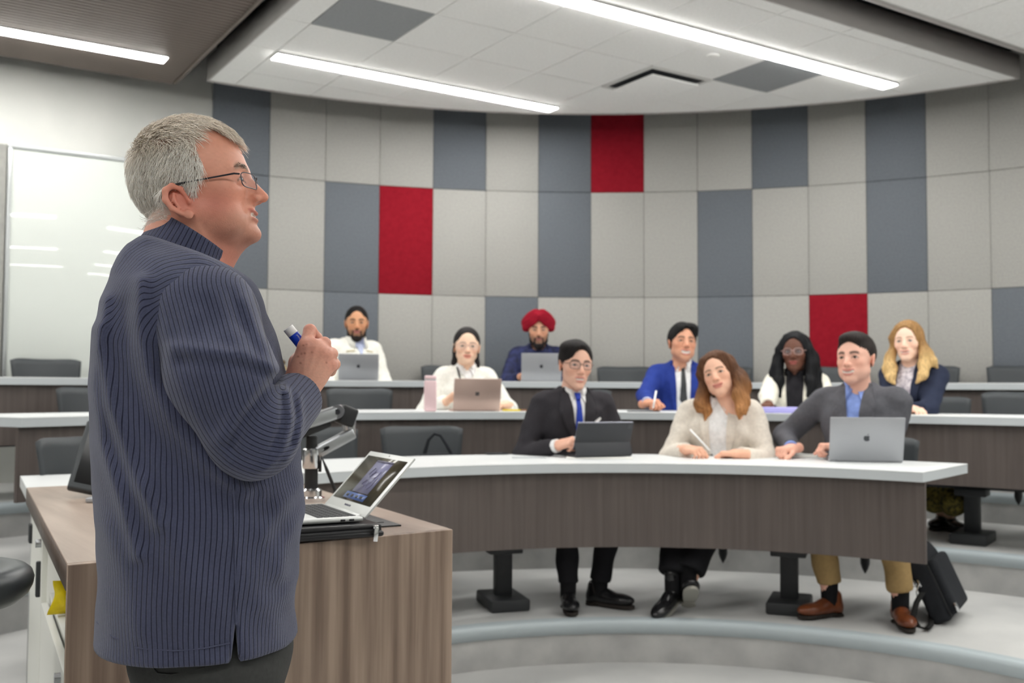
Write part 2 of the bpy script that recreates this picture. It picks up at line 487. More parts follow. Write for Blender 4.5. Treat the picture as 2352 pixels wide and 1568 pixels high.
o = MB().box((0, 0, 0), (1.2, 0.035, gz - 0.9), bevel=0.004).build('pin_board', 'felt_grey_board', None, tuple(uv(bu0 - 0.035 - 0.6, V_LEFT - 0.02, (gz + 0.9) / 2)), UANG)
tag(o, 'grey felt pin board at the far left edge beside the whiteboard', 'pin board')
# ------------------------------------------------------------------ curved tables
H1, H2, H3 = 0.93, 1.14, 1.333
TD = 0.66
def curved_table(label, R, top, tier, a0, a1, legs, mod=0.40, rail=True):
    t = empty('curved_table', (0, 0, 0))
    tag(t, label, 'table', 'curved lecture tables')
    n = max(6, int((a1 - a0) / 1.5))
    bevel_mod(MB().arc(R, R + TD, top - 0.006, top, a0, a1, n).build('tabletop', 'table_white', t), 0.002, 1)
    MB().arc(R + 0.0005, R + TD - 0.0005, top - 0.045, top - 0.006, a0 + 0.02, a1 - 0.02, n).build('edge_band', 'table_edge', t)
    MB().arc(R + 0.035, R + 0.055, top - mod, top - 0.045, a0 + 0.15, a1 - 0.15, n).build('modesty_panel', 'modesty_wood', t)
    if rail:
        MB().arc(R + 0.33, R + 0.41, top - 0.425, top - 0.36, a0 + 5, a1 - 6, n).build('rail', 'black_metal', t)
    for a in legs:
        p = ring(R + 0.38, a, tier)
        lg = empty('leg', p, -math.radians(a), t)
        h = top - 0.045 - tier
        MB().box((0, 0, h / 2), (0.085, 0.06, h), bevel=0.006).build('post', 'black_metal', lg)
        MB().box((0, 0.0, 0.03), (0.2, 0.3, 0.06), bevel=0.012).build('foot', 'black_metal', lg)
        MB().box((0, 0, h - 0.40), (0.17, 0.14, 0.045), bevel=0.006).build('bracket', 'black_metal', lg)
    return t
curved_table('front row curved table with white top and brown panel, three people seated', R1, H1, T1, -50, 40.0, (-16.5, 20.8, -42))
curved_table('second row curved table left of the gap, with the pink laptop', R2, H2, T2, -60.5, -8.4, (-52, -35, -17), mod=0.385)
curved_table('second row curved table to the right, with the lilac case', R2, H2, T2, 0.8, 66, (10, 35.6, 55), mod=0.385)
curved_table('back row curved table on the far left below the whiteboard', R3, H3, T3, -70, -38, (-60, -44))
curved_table('back row curved table across the middle in front of the felt wall', R3, H3, T3, -35.5, 24, (-28, 0, 17))
curved_table('back row curved table at the right edge of the view', R3, H3, T3, 30.8, 66, (40, 56))

# ------------------------------------------------------------------ swivel chairs hung from the table rail
def shell_mesh(name, w0, w1, h, lean, curve, th, m, topdip=0.012, nx=15, nz=11, r=0.03):
    """curved plastic shell: x across, z up, y back"""
    F_, B_ = [], []
    for j in range(nz):
        tz = j / (nz - 1)
        for i in range(nx):
            tx = -1 + 2 * i / (nx - 1)
            w = (w0 + (w1 - w0) * tz) / 2
            x = tx * w
            # round the corners
            ex = abs(tx) ** 6
            z = tz * h - ex * r * (tz - 0.5) * 2 * 0.8 - topdip * (1 - tx * tx) * tz ** 3
            y = lean * tz ** 1.4 - curve * tx * tx * (0.4 + 0.6 * tz) 
            F_.append((x, y, z)); B_.append((x, y + th, z))
    V = np.array(F_ + B_); n = nx * nz; Q = []
    for j in range(nz - 1):
        for i in range(nx - 1):
            a = j * nx + i
            Q.append((a, a + 1, a + nx + 1, a + nx)); Q.append((n + a, n + a + nx, n + a + nx + 1, n + a + 1))
    for i in range(nx - 1):
        a = i; Q.append((a, n + a, n + a + 1, a + 1))
        a = (nz - 1) * nx + i; Q.append((a, a + 1, n + a + 1, n + a))
    for j in range(nz - 1):
        a = j * nx; Q.append((a, a + nx, n + a + nx, n + a))
        a = j * nx + nx - 1; Q.append((a, n + a, n + a + nx, a + nx))
    return mesh_np(name, V, Q, m)
ch_back = shell_mesh('backrest', 0.40, 0.47, 0.44, 0.07, 0.055, 0.011, 'chair_plastic')
ch_seat = shell_mesh('seat', 0.44, 0.42, 0.43, 0.02, 0.02, 0.012, 'chair_plastic')
def make_chair():
    c = empty('swivel_chair')
    o = new_obj('backrest', ch_back, c, (0, -0.19, 0.44)); o.rotation_euler = (0, 0, math.pi)
    o = new_obj('seat', ch_seat, c, (0, -0.2, 0.455)); o.rotation_euler = (-math.pi / 2, 0, 0)
    m = MB(); m.box((0, 0, 0.42), (0.2, 0.2, 0.03), bevel=0.008)
    m.tube([(0, 0, 0.42), (0, 0, 0.23), (0, 0, 0.205), (0, 0, 0.18)], [0.024, 0.024, 0.016, 0.003], 12)
    m.build('pivot', 'black_metal', c)
    MB().tube([(0, 0.0, 0.385), (0.0, 0.2, 0.37), (0, 0.4, 0.36)], 0.018, 10).build('swing_arm', 'black_metal', c)
    return c
chair0 = make_chair(); _used = [False]
def chair(px, py, R, tier, label, turn=0.0, group='grey plastic chairs on the tiers', deg=None):
    if deg is None:
        p = at_ring(px, py, R)
        deg = math.degrees(math.atan2(p[0] - CX, p[1] - CY))
    c = chair0 if not _used[0] else copy_tree(chair0)
    _used[0] = True
    q = ring(R - 0.22, deg, tier)
    c.location = q
    c.rotation_euler = (0, 0, math.pi - math.radians(deg) + math.radians(turn))
    tag(c, label, 'chair', group)
    return c
RC1, RC2, RC3 = R1 + 1.10, R2 + 1.10, R3 + 0.98
chair(956, 1000, RC1, T1, 'empty grey chair at the front table with a black bag on it', -8)
chair(735, 1010, RC1, T1, 'empty grey chair behind the silver monitor arm', 4)
chair(165, 1020, 2.80, T1, 'grey chair left of the speaker above the lectern', 6, deg=-60)
chair(828, 900, RC2, T2, 'empty grey chair at the second row below the white jacket man', 2)
chair(1330, 900, RC2, T2, 'grey chair behind the man in the black suit', 0)
chair(225, 900, RC2, T2, 'grey chair at the second row hidden by the speaker', 6)
chair(2352, 900, RC2, T2, 'empty grey chair in the second row at the right edge', 3)
chair(105, 845, RC3, T3, 'back row grey chair in front of the whiteboard', 0)
chair(1025, 845, RC3, T3, 'back row grey chair behind the pink bottle', -6)
chair(1437, 845, RC3, T3, 'back row grey chair left of the blue suit man', 3)
chair(1665, 845, RC3, T3, 'back row grey chair behind the brown haired woman', 3)
chair(1925, 845, RC3, T3, 'back row grey chair under the lower right red panel', -3)
chair(2130, 845, RC3, T3, 'back row grey chair behind the blonde woman', 0)
chair(2345, 845, RC3, T3, 'back row grey chair at the right edge of the view', 0)

# ------------------------------------------------------------------ lectern
LZ = 0.92
FL = at_z(155, 1297, LZ); FR = at_z(1040, 1215, LZ)
LANG = math.atan2(FR[1] - FL[1], FR[0] - FL[0]); LW_ = math.hypot(FR[0] - FL[0], FR[1] - FL[1]); LD = 1.74
LS = math.radians(28.4)                                  # the sides run slightly out of square to the front
lec = empty('lectern', (FL[0], FL[1], 0), LANG)
tag(lec, 'wood veneer lectern desk with white cabinet side in front of the speaker', 'lectern')
SK_ = LS - LANG; kx, ky = -math.sin(SK_), math.cos(SK_)
def sk(x, y): return (x + kx * y, ky * y)
bevel_mod(MB().poly([sk(0, 0.02), sk(LW_, 0.02), sk(LW_, LD), sk(0, LD)], LZ - 0.056, LZ).build('top', 'lectern_top_wood', lec), 0.0015, 1)
bevel_mod(MB().poly([sk(0, 0), sk(LW_, 0), sk(LW_, 0.0195), sk(0, 0.0195)], 0, LZ - 0.0005).build('front_panel', 'lectern_wood', lec), 0.0015, 1)
MB().poly([sk(-0.001, 0.022), sk(0.01, 0.022), sk(0.01, LD - 0.002), sk(-0.001, LD - 0.002)], LZ - 0.0555, LZ - 0.002).build('side_edge', 'lectern_side_wood', lec)
MB().poly([sk(LW_ - 0.024, 0.022), sk(LW_ - 0.002, 0.022), sk(LW_ - 0.002, LD - 0.02), sk(LW_ - 0.024, LD - 0.02)], 0, LZ - 0.058).build('side_panel', 'lectern_wood', lec)
cab = empty('cabinet', (0, 0, 0), SK_, lec)
MB().box((0.03, LD - 0.13, (LZ - 0.056) / 2), (0.03, 0.24, LZ - 0.058)).build('side_panel', 'cabinet_grey', cab)
m = MB()
m.poly([(0.02, 0.032), (0.49, 0.092), (0.49, 0.112), (0.02, 0.052)], 0.0, 0.86)
m.box((0.49, 0.79, 0.43), (0.02, 1.36, 0.86))                  # back
m.box((0.26, 0.79, 0.03), (0.47, 1.36, 0.06))                  # plinth
m.box((0.255, 0.49, 0.695), (0.46, 0.76, 0.02))               # shelf
m.box((0.255, 0.875, 0.43), (0.47, 0.02, 0.86))                # middle wall
m.box((0.255, 1.47, 0.43), (0.47, 0.02, 0.86))
m.build('carcass', 'cabinet_white', cab)
d1 = MB().box((0.014, 0.455, 0.37), (0.018, 0.82, 0.62), bevel=0.002).build('door', 'cabinet_white', cab)
MB().tube([(0.006, 0.16, 0.655), (-0.008, 0.16, 0.655)], 0.011, 12).build('lock', 'brushed', d1)
d2 = MB().box((0.014, 1.17, 0.46), (0.018, 0.57, 0.78), bevel=0.002).build('door', 'cabinet_white', cab)
MB().tube([(0.006, 0.93, 0.835), (-0.01, 0.93, 0.835)], 0.012, 12).build('lock', 'brushed', d2)
MB().box((0.0, 0.93, 0.735), (0.014, 0.02, 0.10), bevel=0.004).build('handle', 'black_metal', d2)
MB().box((0.002, 1.42, 0.80), (0.014, 0.05, 0.06), bevel=0.004).build('hinge', 'black_metal', d2)
bevel_mod(MB().box((0.28, LD + 0.285, LZ - 0.024), (0.56, 0.54, 0.044)).build('white_shelf', 'table_white', cab), 0.002, 1)
MB().box((0.3, LD + 0.5, (LZ - 0.046) / 2), (0.5, 0.03, LZ - 0.046)).build('shelf_panel', 'cabinet_white', cab)
def lec_w(x, y, z=LZ):
    c, s = math.cos(LS), math.sin(LS)
    return Vector((FL[0] + x * c - y * s, FL[1] + x * s + y * c, z))
def lec_l(p):
    c, s = math.cos(LS), math.sin(LS); dx, dy = p[0] - FL[0], p[1] - FL[1]
    return dx * c + dy * s, -dx * s + dy * c
# yellow packet in the open niche
V, Q = [], []
nu, nv = 12, 14
for side in (-1, 1):
    for j in range(nv):
        for i in range(nu):
            a, b = i / (nu - 1), j / (nv - 1)
            bul = (math.sin(math.pi * a) * math.sin(math.pi * b)) ** 0.6 * 0.03
            wr = 0.006 * math.sin(9 * a + 5 * b) * math.sin(math.pi * a) * math.sin(math.pi * b)
            V.append(((a - 0.5) * 0.075 * (1 + 0.15 * math.cos(b * 6)), side * bul + wr, b * 0.085))
for s_ in range(2):
    for j in range(nv - 1):
        for i in range(nu - 1):
            a = s_ * nu * nv + j * nu + i
            q = (a, a + 1, a + nu + 1, a + nu); Q.append(q if s_ else q[::-1])
o = new_obj('snack_packet', mesh_np('snack_packet', V, Q, 'yellow_packet'), None, lec_w(0.040, 0.56, 0.707))
o.rotation_euler = (0.1, 0.1, LS + 0.35)
tag(o, 'bright yellow plastic packet in the open niche of the lectern', 'packet')

# black cable plate and leather folder and laptop on the lectern
pl = lec_l(at_z(922, 1208, LZ))
MB().box((pl[0] - 0.14, pl[1] + 0.18, LZ + 0.002), (0.28, 0.36, 0.004), bevel=0.001).build('cable_plate', 'black_plastic', cab)
MB().box((pl[0] - 0.10, pl[1] + 0.17, LZ + 0.0048), (0.15, 0.22, 0.0016), bevel=0.0005).build('cable_flap', 'black_metal', cab)
ZL = LZ + 0.036
hr = at_z(835, 1186, ZL + 0.012); hx, hy = lec_l(hr)
fo = empty('leather_folder', lec_w(hx - 0.115, hy + 0.14, LZ + 0.0005), LS + math.radians(1))
tag(fo, 'black zipped leather folder lying under the laptop', 'folder')
bevel_mod(MB().box((0, 0, 0.010), (0.30, 0.37, 0.014)).build('lower_cover', 'leather_black', fo), 0.006, 3)
bevel_mod(MB().box((0.002, 0.002, 0.026), (0.29, 0.36, 0.014)).build('upper_cover', 'leather_black', fo), 0.006, 3)
MB().tube([(-0.145, -0.180, 0.018), (0.13, -0.180, 0.018), (0.146, -0.165, 0.018), (0.146, 0.17, 0.018)], 0.004, 8).build('zip', 'black_plastic', fo)
MB().box((0.125, -0.192, 0.010), (0.012, 0.006, 0.034), rot=Matrix.Rotation(0.12, 3, 'Y'), bevel=0.002).box((0.125, -0.188, 0.028), (0.014, 0.012, 0.008), bevel=0.002).build('zip_pull', 'chrome', fo)

def text_mesh(txt, size, m, depth=0.0004, align='CENTER'):
    cu_ = bpy.data.curves.new('lettering', 'FONT'); cu_.body = txt; cu_.size = size; cu_.extrude = depth
    cu_.align_x = align; cu_.align_y = 'CENTER'
    ob = bpy.data.objects.new('lettering', cu_); COL.objects.link(ob)
    bpy.context.view_layer.update()
    dg = bpy.context.evaluated_depsgraph_get()
    me = bpy.data.meshes.new_from_object(ob.evaluated_get(dg))
    bpy.data.objects.remove(ob); bpy.data.curves.remove(cu_)
    me.materials.clear(); me.materials.append(MATS[m])
    return me
def apple_logo(size, m):
    """fruit outline with a bite and a leaf"""
    mb = MB(); pts = []
    for k in range(48):
        a = 2 * math.pi * k / 48
        x = 0.40 * math.cos(a) * (1 + 0.08 * math.sin(a)); y = 0.42 * math.sin(a)
        y += -0.10 * math.exp(-(x / 0.13) ** 2) * (1 if math.sin(a) > 0 else -0.6)
        # bite
        dx, dy = x - 0.47, y - 0.04; d = math.hypot(dx, dy)
        if d < 0.2: x, y = 0.47 + dx / d * 0.2, 0.04 + dy / d * 0.2
        pts.append((x * size, y * size))
    mb.poly(pts, 0, 0.0006)
    leaf = []
    for k in range(14):
        t = k / 13; leaf.append((0.02 + 0.2 * t - 0.0, 0.44 + 0.2 * t + 0.07 * math.sin(math.pi * t)))
    for k in range(12, 0, -1):
        t = k / 13; leaf.append((0.02 + 0.2 * t, 0.44 + 0.2 * t - 0.07 * math.sin(math.pi * t)))
    mb.poly([(x * size, y * size) for x, y in leaf], 0, 0.0006)
    return mb.mesh('logo', m, smooth=False)
def laptop(name, loc, rz, W, D, lid_ang, m, label, lid_len=None, logo='apple', keys=False, th=0.012):
    """x across, user sits at -y; hinge at +y. lid_ang: degrees of the lid above the table plane, measured beyond the hinge"""
    lid_len = lid_len or D
    r_ = empty(name, loc, rz); tag(r_, label, 'laptop')
    MB().box((0, -D / 2, th / 2), (W, D, th), bevel=min(0.005, th * 0.45), seg=3).build('base', m, r_)
    lid = empty('lid', (0, 0.002, th * 0.8), 0, r_); lid.rotation_euler = (math.radians(lid_ang), 0, 0)
    t2 = 0.006
    MB().box((0, lid_len / 2, -t2 / 2 + 0.0), (W, lid_len, t2), bevel=0.0028, seg=2).build('lid_shell', m, lid)
    if logo == 'apple':
        o_ = new_obj('logo', apple_logo(W * 0.11, 'logo_dark'), lid, (0, lid_len * 0.52, -t2 - 0.0002)); o_.rotation_euler = (math.pi, 0, math.pi)
    elif logo == 'squares':
        mm = MB(); q = W * 0.018
        for sx in (-1, 1):
            for sy in (-1, 1): mm.box((sx * q * 1.1, sy * q * 1.1, 0), (q * 2, q * 2, 0.0008))
        mm.build('logo', 'logo_dark', lid, (0, lid_len * 0.52, -t2 - 0.0002))
    MB().tube([(-W * 0.4, 0.002, th * 0.75), (W * 0.4, 0.002, th * 0.75)], 0.005, 10).build('hinge', m, r_)
    return r_, lid
mat('screen_dark', S(58, 54, 44), 0.18, col2=S(96, 90, 74), nscale=(9, 9, 9), contrast=(0.35, 0.65))
mat('screen_page', S(138, 138, 168), 0.2)
mat('screen_ink', S(92, 90, 116), 0.3)
mat('screen_bar', S(90, 112, 168), 0.25)
mat('screen_shade', S(40, 42, 48), 0.25)
LWW, LDD = 0.315, 0.20
lp, lid = laptop('laptop', lec_w(hx, hy + LWW / 2, ZL), LS - math.pi / 2, LWW, LDD, 47, 'laptop_silver',
                 'open silver laptop with a dim document on screen on the lectern', lid_len=0.192, logo=None)
# screen and its contents on the user side of the lid (+z of the lid)
MB().box((0, 0.103, 0.0008), (LWW - 0.036, 0.145, 0.0012)).build('screen', 'screen_dark', lid)
MB().box((0.012, 0.112, 0.0017), (0.115, 0.105, 0.0005)).build('screen_page', 'screen_page', lid)
MB().box((0.012, 0.162, 0.0021), (0.115, 0.006, 0.0005)).build('page_bar', 'screen_ink', lid)
MB().box((0.004, 0.046, 0.0022), (0.15, 0.020, 0.0005)).build('dock', 'screen_bar', lid)
mm = MB()
for k in range(4): mm.box((-0.05 + 0.033 * k, 0.046, 0.0027), (0.016, 0.008, 0.0003))
mm.build('dock_icons', 'screen_shade', lid)
mm = MB()
for (x0, y0, rx, ry) in ((-0.01, 0.125, 0.012, 0.015), (0.02, 0.118, 0.018, 0.010), (0.045, 0.112, 0.010, 0.020), (0.0, 0.09, 0.016, 0.010), (0.035, 0.085, 0.014, 0.012)):
    pts = [(x0 + rx * math.cos(a) + 0.003 * math.sin(3 * a), y0 + ry * math.sin(a), 0.0024) for a in [2 * math.pi * k / 20 for k in range(21)]]
    mm.tube(pts, 0.0006, 4)
mm.build('sketch_lines', 'screen_ink', lid)
o = new_obj('lettering', text_mesh('MacBook Air', 0.0085, 'screen_ink'), lid, (0, 0.018, 0.0004))
MB().tube([(0, 0.184, 0.0002), (0, 0.184, 0.0008)], 0.002, 10).build('camera_dot', 'logo_dark', lid)
km = MB().box((0, 0, 0), (0.0155, 0.0145, 0.0016), bevel=0.0006, seg=1).mesh('key', 'key_black')
for j in range(6):
    for i in range(15):
        if j == 0 and 4 <= i <= 8: continue
        new_obj('key', km, lp, ((i - 7) * 0.0182, -0.012 - (5.4 - j) * 0.0165, 0.0126))
MB().box((0, -0.012 - 5.4 * 0.0165, 0.0126), (0.088, 0.0145, 0.0016), bevel=0.0006).build('key', 'key_black', lp)
MB().box((0, -0.16, 0.0122), (0.10, 0.062, 0.0006), bevel=0.0002).build('trackpad', 'laptop_grey', lp)
mm = MB()
for y_ in (-0.03, -0.052): mm.box((-LWW / 2 - 0.0002, y_, 0.006), (0.0012, 0.012, 0.0045))
mm.build('ports', 'key_black', lp)
mm = MB()
for y_ in (-0.03, -0.052): mm.box((LWW / 2 + 0.0002, y_, 0.006), (0.0012, 0.012, 0.0045))
mm.build('ports', 'key_black', lp)

# monitor arm
mp = at_z(714, 1150, LZ)
arm = empty('monitor_arm', (mp[0], mp[1], LZ), 0.0)
tag(arm, 'silver and black jointed monitor arm clamped to the lectern', 'monitor arm')
YM = float(mp[1])
def ap(px, py, dy=0.0):
    p = at_y(px, py, YM + dy); return (p[0] - mp[0], p[1] - mp[1], p[2] - LZ)
MB().lathe([(0.045, 0), (0.045, 0.012), (0.034, 0.016), (0.034, 0.034), (0.026, 0.04), (0.001, 0.04)]).build('base', 'chrome', arm)
z_a = ap(712, 1075)[2]; z_b = ap(712, 1032)[2]; z_c = ap(712, 1003)[2]
MB().lathe([(0.021, 0.03), (0.021, 0.10), (0.0235, 0.102), (0.0235, z_a), (0.001, z_a)]).build('post', 'black_plastic', arm)
MB().lathe([(0.026, z_a), (0.028, z_a + 0.004), (0.028, z_b), (0.024, z_b + 0.004), (0.001, z_b + 0.004)]).build('collar', 'chrome', arm)
MB().lathe([(0.018, z_b), (0.018, z_c), (0.015, z_c + 0.003), (0.001, z_c + 0.003)]).build('cap', 'black_plastic', arm)
def bar(mb, a, b, w, h):
    a, b = Vector(a), Vector(b); d = b - a
    rot = d.to_track_quat('X', 'Z').to_matrix()
    mb.box((a + b) / 2, (d.length, w, h), rot=rot, bevel=0.008, seg=3)
e1 = Vector(ap(725, 1040)); e2 = Vector(ap(812, 993, 0.06))
mm = MB(); bar(mm, e1, e2, 0.036, 0.038); mm.build('lower_arm', 'brushed', arm)
mm = MB(); mid_ = e1.lerp(e2, 0.25) + Vector((0, -0.019, -0.004)); bar(mm, mid_ - Vector((0.016, 0, 0.008)), mid_ + Vector((0.016, 0, 0.008)), 0.003, 0.010); mm.build('slot', 'dark_gap', arm)
jb = Vector(ap(803, 1000, 0.06)); jt = Vector(ap(800, 962, 0.06))
MB().tube([jb, jt], [0.021, 0.025], 20).build('joint', 'chrome', arm)
mm = MB(); bar(mm, Vector(ap(813, 962, 0.06)), Vector(ap(778, 948, 0.03)), 0.044, 0.062); mm.build('elbow', 'black_plastic', arm)
u1 = Vector(ap(778, 945, 0.03)); u2 = Vector(ap(640, 990, -0.06))
mm = MB(); bar(mm, u1, u2, 0.046, 0.042); mm.build('upper_arm', 'brushed', arm)
mm = MB(); bar(mm, u1 + Vector((-0.03, 0, -0.034)), u2 + Vector((0, 0, -0.036)), 0.036, 0.028); mm.build('arm_cover', 'black_plastic', arm)
MB().tube([u1 + Vector((0, -0.026, 0)), u1 + Vector((0, 0.026, 0))], 0.022, 20).build('pin', 'brushed', arm)
MB().tube([u1 + Vector((0, -0.029, 0)), u1 + Vector((0, -0.020, 0))], 0.009, 16).build('screw', 'logo_dark', arm)
MB().tube([(0.028, -0.005, z_a - 0.01), (0.034, -0.01, 0.14), (0.05, -0.005, 0.10), (0.07, 0.0, 0.05), (0.085, 0.01, 0.006)], 0.0055, 8).build('cable', 'black_plastic', arm)
# monitor on the left end of the lectern, mostly behind the speaker
mo = at_z(186, 1124, LZ + 0.03)
mon = empty('desk_monitor', (mo[0] - 0.055, mo[1] + 0.02, LZ), LANG + math.radians(-14))
tag(mon, 'dark tilted desk monitor on the left part of the lectern', 'monitor')
scr = empty('display', (0.0, 0, 0.03), 0, mon); scr.rotation_euler = (math.radians(-33), math.radians(14), 0)
MB().box((0.22, 0, 0.13), (0.44, 0.03, 0.26), bevel=0.008, seg=3).build('casing', 'chair_plastic', scr)
MB().box((0.22, -0.0155, 0.135), (0.41, 0.002, 0.225)).build('screen', 'black_plastic', scr)
MB().box((0.2, 0.10, 0.007), (0.22, 0.16, 0.012), bevel=0.004).build('foot', 'chair_plastic', mon)
MB().tube([(0.2, 0.12, 0.008), (0.2, 0.11, 0.10), (0.21, 0.085, 0.14)], 0.02, 12).build('stem', 'chair_plastic', mon)
kb = at_z(216, 1150, LZ)
o = MB().box((0.10, 0, 0.008), (0.22, 0.12, 0.014), bevel=0.004).build('control_pad', 'laptop_grey', None, (kb[0], kb[1], LZ), LANG - 0.5)
tag(o, 'grey control pad on the lectern mostly hidden by the speaker', 'control pad')
# stool at the left edge
mat('stool_vinyl', S(62, 66, 68), 0.34, spec=0.5)
so = empty('stool', (-1.178, 2.08, 0.0), 0.0)
tag(so, 'black padded stool seat at the left edge beside the lectern', 'stool')
SZ = 0.905
mm = MB().lathe([(0.05, -0.09), (0.11, -0.088), (0.145, -0.078), (0.164, -0.062), (0.173, -0.044), (0.175, -0.030), (0.170, -0.015), (0.158, -0.005), (0.14, 0.0), (0.11, -0.002), (0.08, -0.006), (0.04, -0.009), (0.001, -0.01)], c=(0, 0, SZ), n=40)
mm.build('seat', 'stool_vinyl', so, ang=80)
MB().tube([(0, 0, SZ - 0.07), (0, 0, 0.12)], 0.022, 16).build('column', 'black_metal', so)
mm = MB()
mm.tube([(0.15 * math.cos(a), 0.15 * math.sin(a), 0.3) for a in [2 * math.pi * k / 24 for k in range(25)]], 0.009, 8)
mm.tube([(-0.15, 0, 0.3), (0.15, 0, 0.3)], 0.008, 8)
mm.build('footring', 'chrome', so)
for k in range(5):
    a = 2 * math.pi * k / 5
    leg_ = MB().tube([(0.02 * math.cos(a), 0.02 * math.sin(a), 0.12), (0.17 * math.cos(a), 0.17 * math.sin(a), 0.04)], [0.02, 0.014], 10).build('leg', 'black_metal', so)
    MB().tube([(0.17 * math.cos(a), 0.17 * math.sin(a), 0.045), (0.17 * math.cos(a), 0.17 * math.sin(a), 0.0)], 0.018, 10).build('glide', 'black_plastic', leg_)
# ------------------------------------------------------------------ implicit surfaces for people and cloth
f32 = np.float32
def smin(a, b, k):
    h = np.clip(0.5 + 0.5 * (b - a) / k, 0, 1)
    return b + (a - b) * h - k * h * (1 - h)
def smax(a, b, k): return -smin(-a, -b, k)
def s_ell(P, c, r):
    r = np.asarray(r, f32); q = (P - np.asarray(c, f32)) / r
    k0 = np.sqrt((q * q).sum(1)); q = q / r; k1 = np.sqrt((q * q).sum(1))
    return k0 * (k0 - 1) / np.maximum(k1, 1e-6)
def s_cone(P, a, b, ra, rb):
    a = np.asarray(a, f32); b = np.asarray(b, f32); ab = b - a
    q = P - a; h = np.clip((q @ ab) / max(float(ab @ ab), 1e-9), 0, 1)
    d = q - h[:, None] * ab
    return np.sqrt((d * d).sum(1)) - (ra + h * (rb - ra))
def s_box(P, c, half, rad, R=None):
    q = P - np.asarray(c, f32)
    if R is not None: q = q @ np.asarray(R, f32)
    q = np.abs(q) - (np.asarray(half, f32) - rad)
    return np.sqrt((np.maximum(q, 0) ** 2).sum(1)) + np.minimum(q.max(1), 0) - rad
def s_chain(P, pts, rads, k=0.01):
    d = None
    for i in range(len(pts) - 1):
        e = s_cone(P, pts[i], pts[i + 1], rads[i], rads[i + 1])
        d = e if d is None else smin(d, e, k)
    return d
def sdf_mesh(f, lo, hi, h):
    lo = np.asarray(lo, np.float64); hi = np.asarray(hi, np.float64); B = 4; H = B * h
    nb = np.ceil((hi - lo) / H).astype(int)
    g = np.stack(np.meshgrid(*[np.arange(n) for n in nb], indexing='ij'), -1).reshape(-1, 3)
    act = []
    for s in range(0, len(g), 400000):
        gg = g[s:s + 400000]
        d = f((lo + (gg + 0.5) * H).astype(f32)); act.append(gg[np.abs(d) < H * 1.35])
    g = np.concatenate(act)
    off = np.stack(np.meshgrid(*[np.arange(B + 1)] * 3, indexing='ij'), -1).reshape(-1, 3)
    P = (lo + (g[:, None, :] * B + off[None]) * h).reshape(-1, 3).astype(f32)
    D = np.concatenate([f(P[s:s + 600000]) for s in range(0, len(P), 600000)]).reshape(-1, B + 1, B + 1, B + 1)
    Sg = D < 0
    cnt = sum(Sg[:, a:a + B, b:b + B, c:c + B].astype(np.int8) for a in (0, 1) for b in (0, 1) for c in (0, 1))
    ci = np.argwhere((cnt > 0) & (cnt < 8))
    nY, nZ = int(nb[1] * B + 3), int(nb[2] * B + 3)
    gc = g[ci[:, 0]] * B + ci[:, 1:]
    key = ((gc[:, 0].astype(np.int64) + 1) * nY + gc[:, 1] + 1) * nZ + gc[:, 2] + 1
    acc = np.zeros((len(ci), 3)); num = np.zeros(len(ci))
    cor = [(a, b, c) for a in (0, 1) for b in (0, 1) for c in (0, 1)]
    val = {c: D[ci[:, 0], ci[:, 1] + c[0], ci[:, 2] + c[1], ci[:, 3] + c[2]] for c in cor}
    for a in cor:
        for ax in range(3):
            if a[ax] == 1: continue
            b = list(a); b[ax] = 1; b = tuple(b)
            da, db = val[a], val[b]; x = (da < 0) != (db < 0)
            t = np.where(x, da / np.where(x, da - db, 1), 0)
            p = np.tile(np.array(a, float), (len(ci), 1)); p[:, ax] += t
            acc += p * x[:, None]; num += x
    V = lo + (gc + acc / num[:, None]) * h
    order = np.argsort(key); ks = key[order]
    Q = []
    st = [nY * nZ, nZ, 1]
    for ax in range(3):
        sl0 = [slice(0, B)] * 3; sl1 = [slice(0, B)] * 3; sl1[ax] = slice(1, B + 1)
        s0 = Sg[(slice(None), *sl0)]; s1 = Sg[(slice(None), *sl1)]
        e = np.argwhere(s0 != s1)
        if not len(e): continue
        ge = g[e[:, 0]] * B + e[:, 1:]
        k0 = ((ge[:, 0].astype(np.int64) + 1) * nY + ge[:, 1] + 1) * nZ + ge[:, 2] + 1
        u, v = st[(ax + 1) % 3], st[(ax + 2) % 3]
        kk = np.stack([k0 - u - v, k0 - v, k0, k0 - u], 1)
        pos = np.searchsorted(ks, kk); pos = np.minimum(pos, len(ks) - 1)
        ok = (ks[pos] == kk).all(1)
        q = order[pos]
        flip = ~s0[e[:, 0], e[:, 1], e[:, 2], e[:, 3]]
        q[flip] = q[flip][:, ::-1]
        Q.append(q[ok])
    return V.astype(f32), np.concatenate(Q)
def grad(f, P, e=0.002):
    P = P.astype(f32); G = np.zeros_like(P)
    for a in range(3):
        d = np.zeros(3, f32); d[a] = e
        G[:, a] = f(P + d) - f(P - d)
    return G / np.maximum(np.linalg.norm(G, axis=1, keepdims=True), 1e-9)
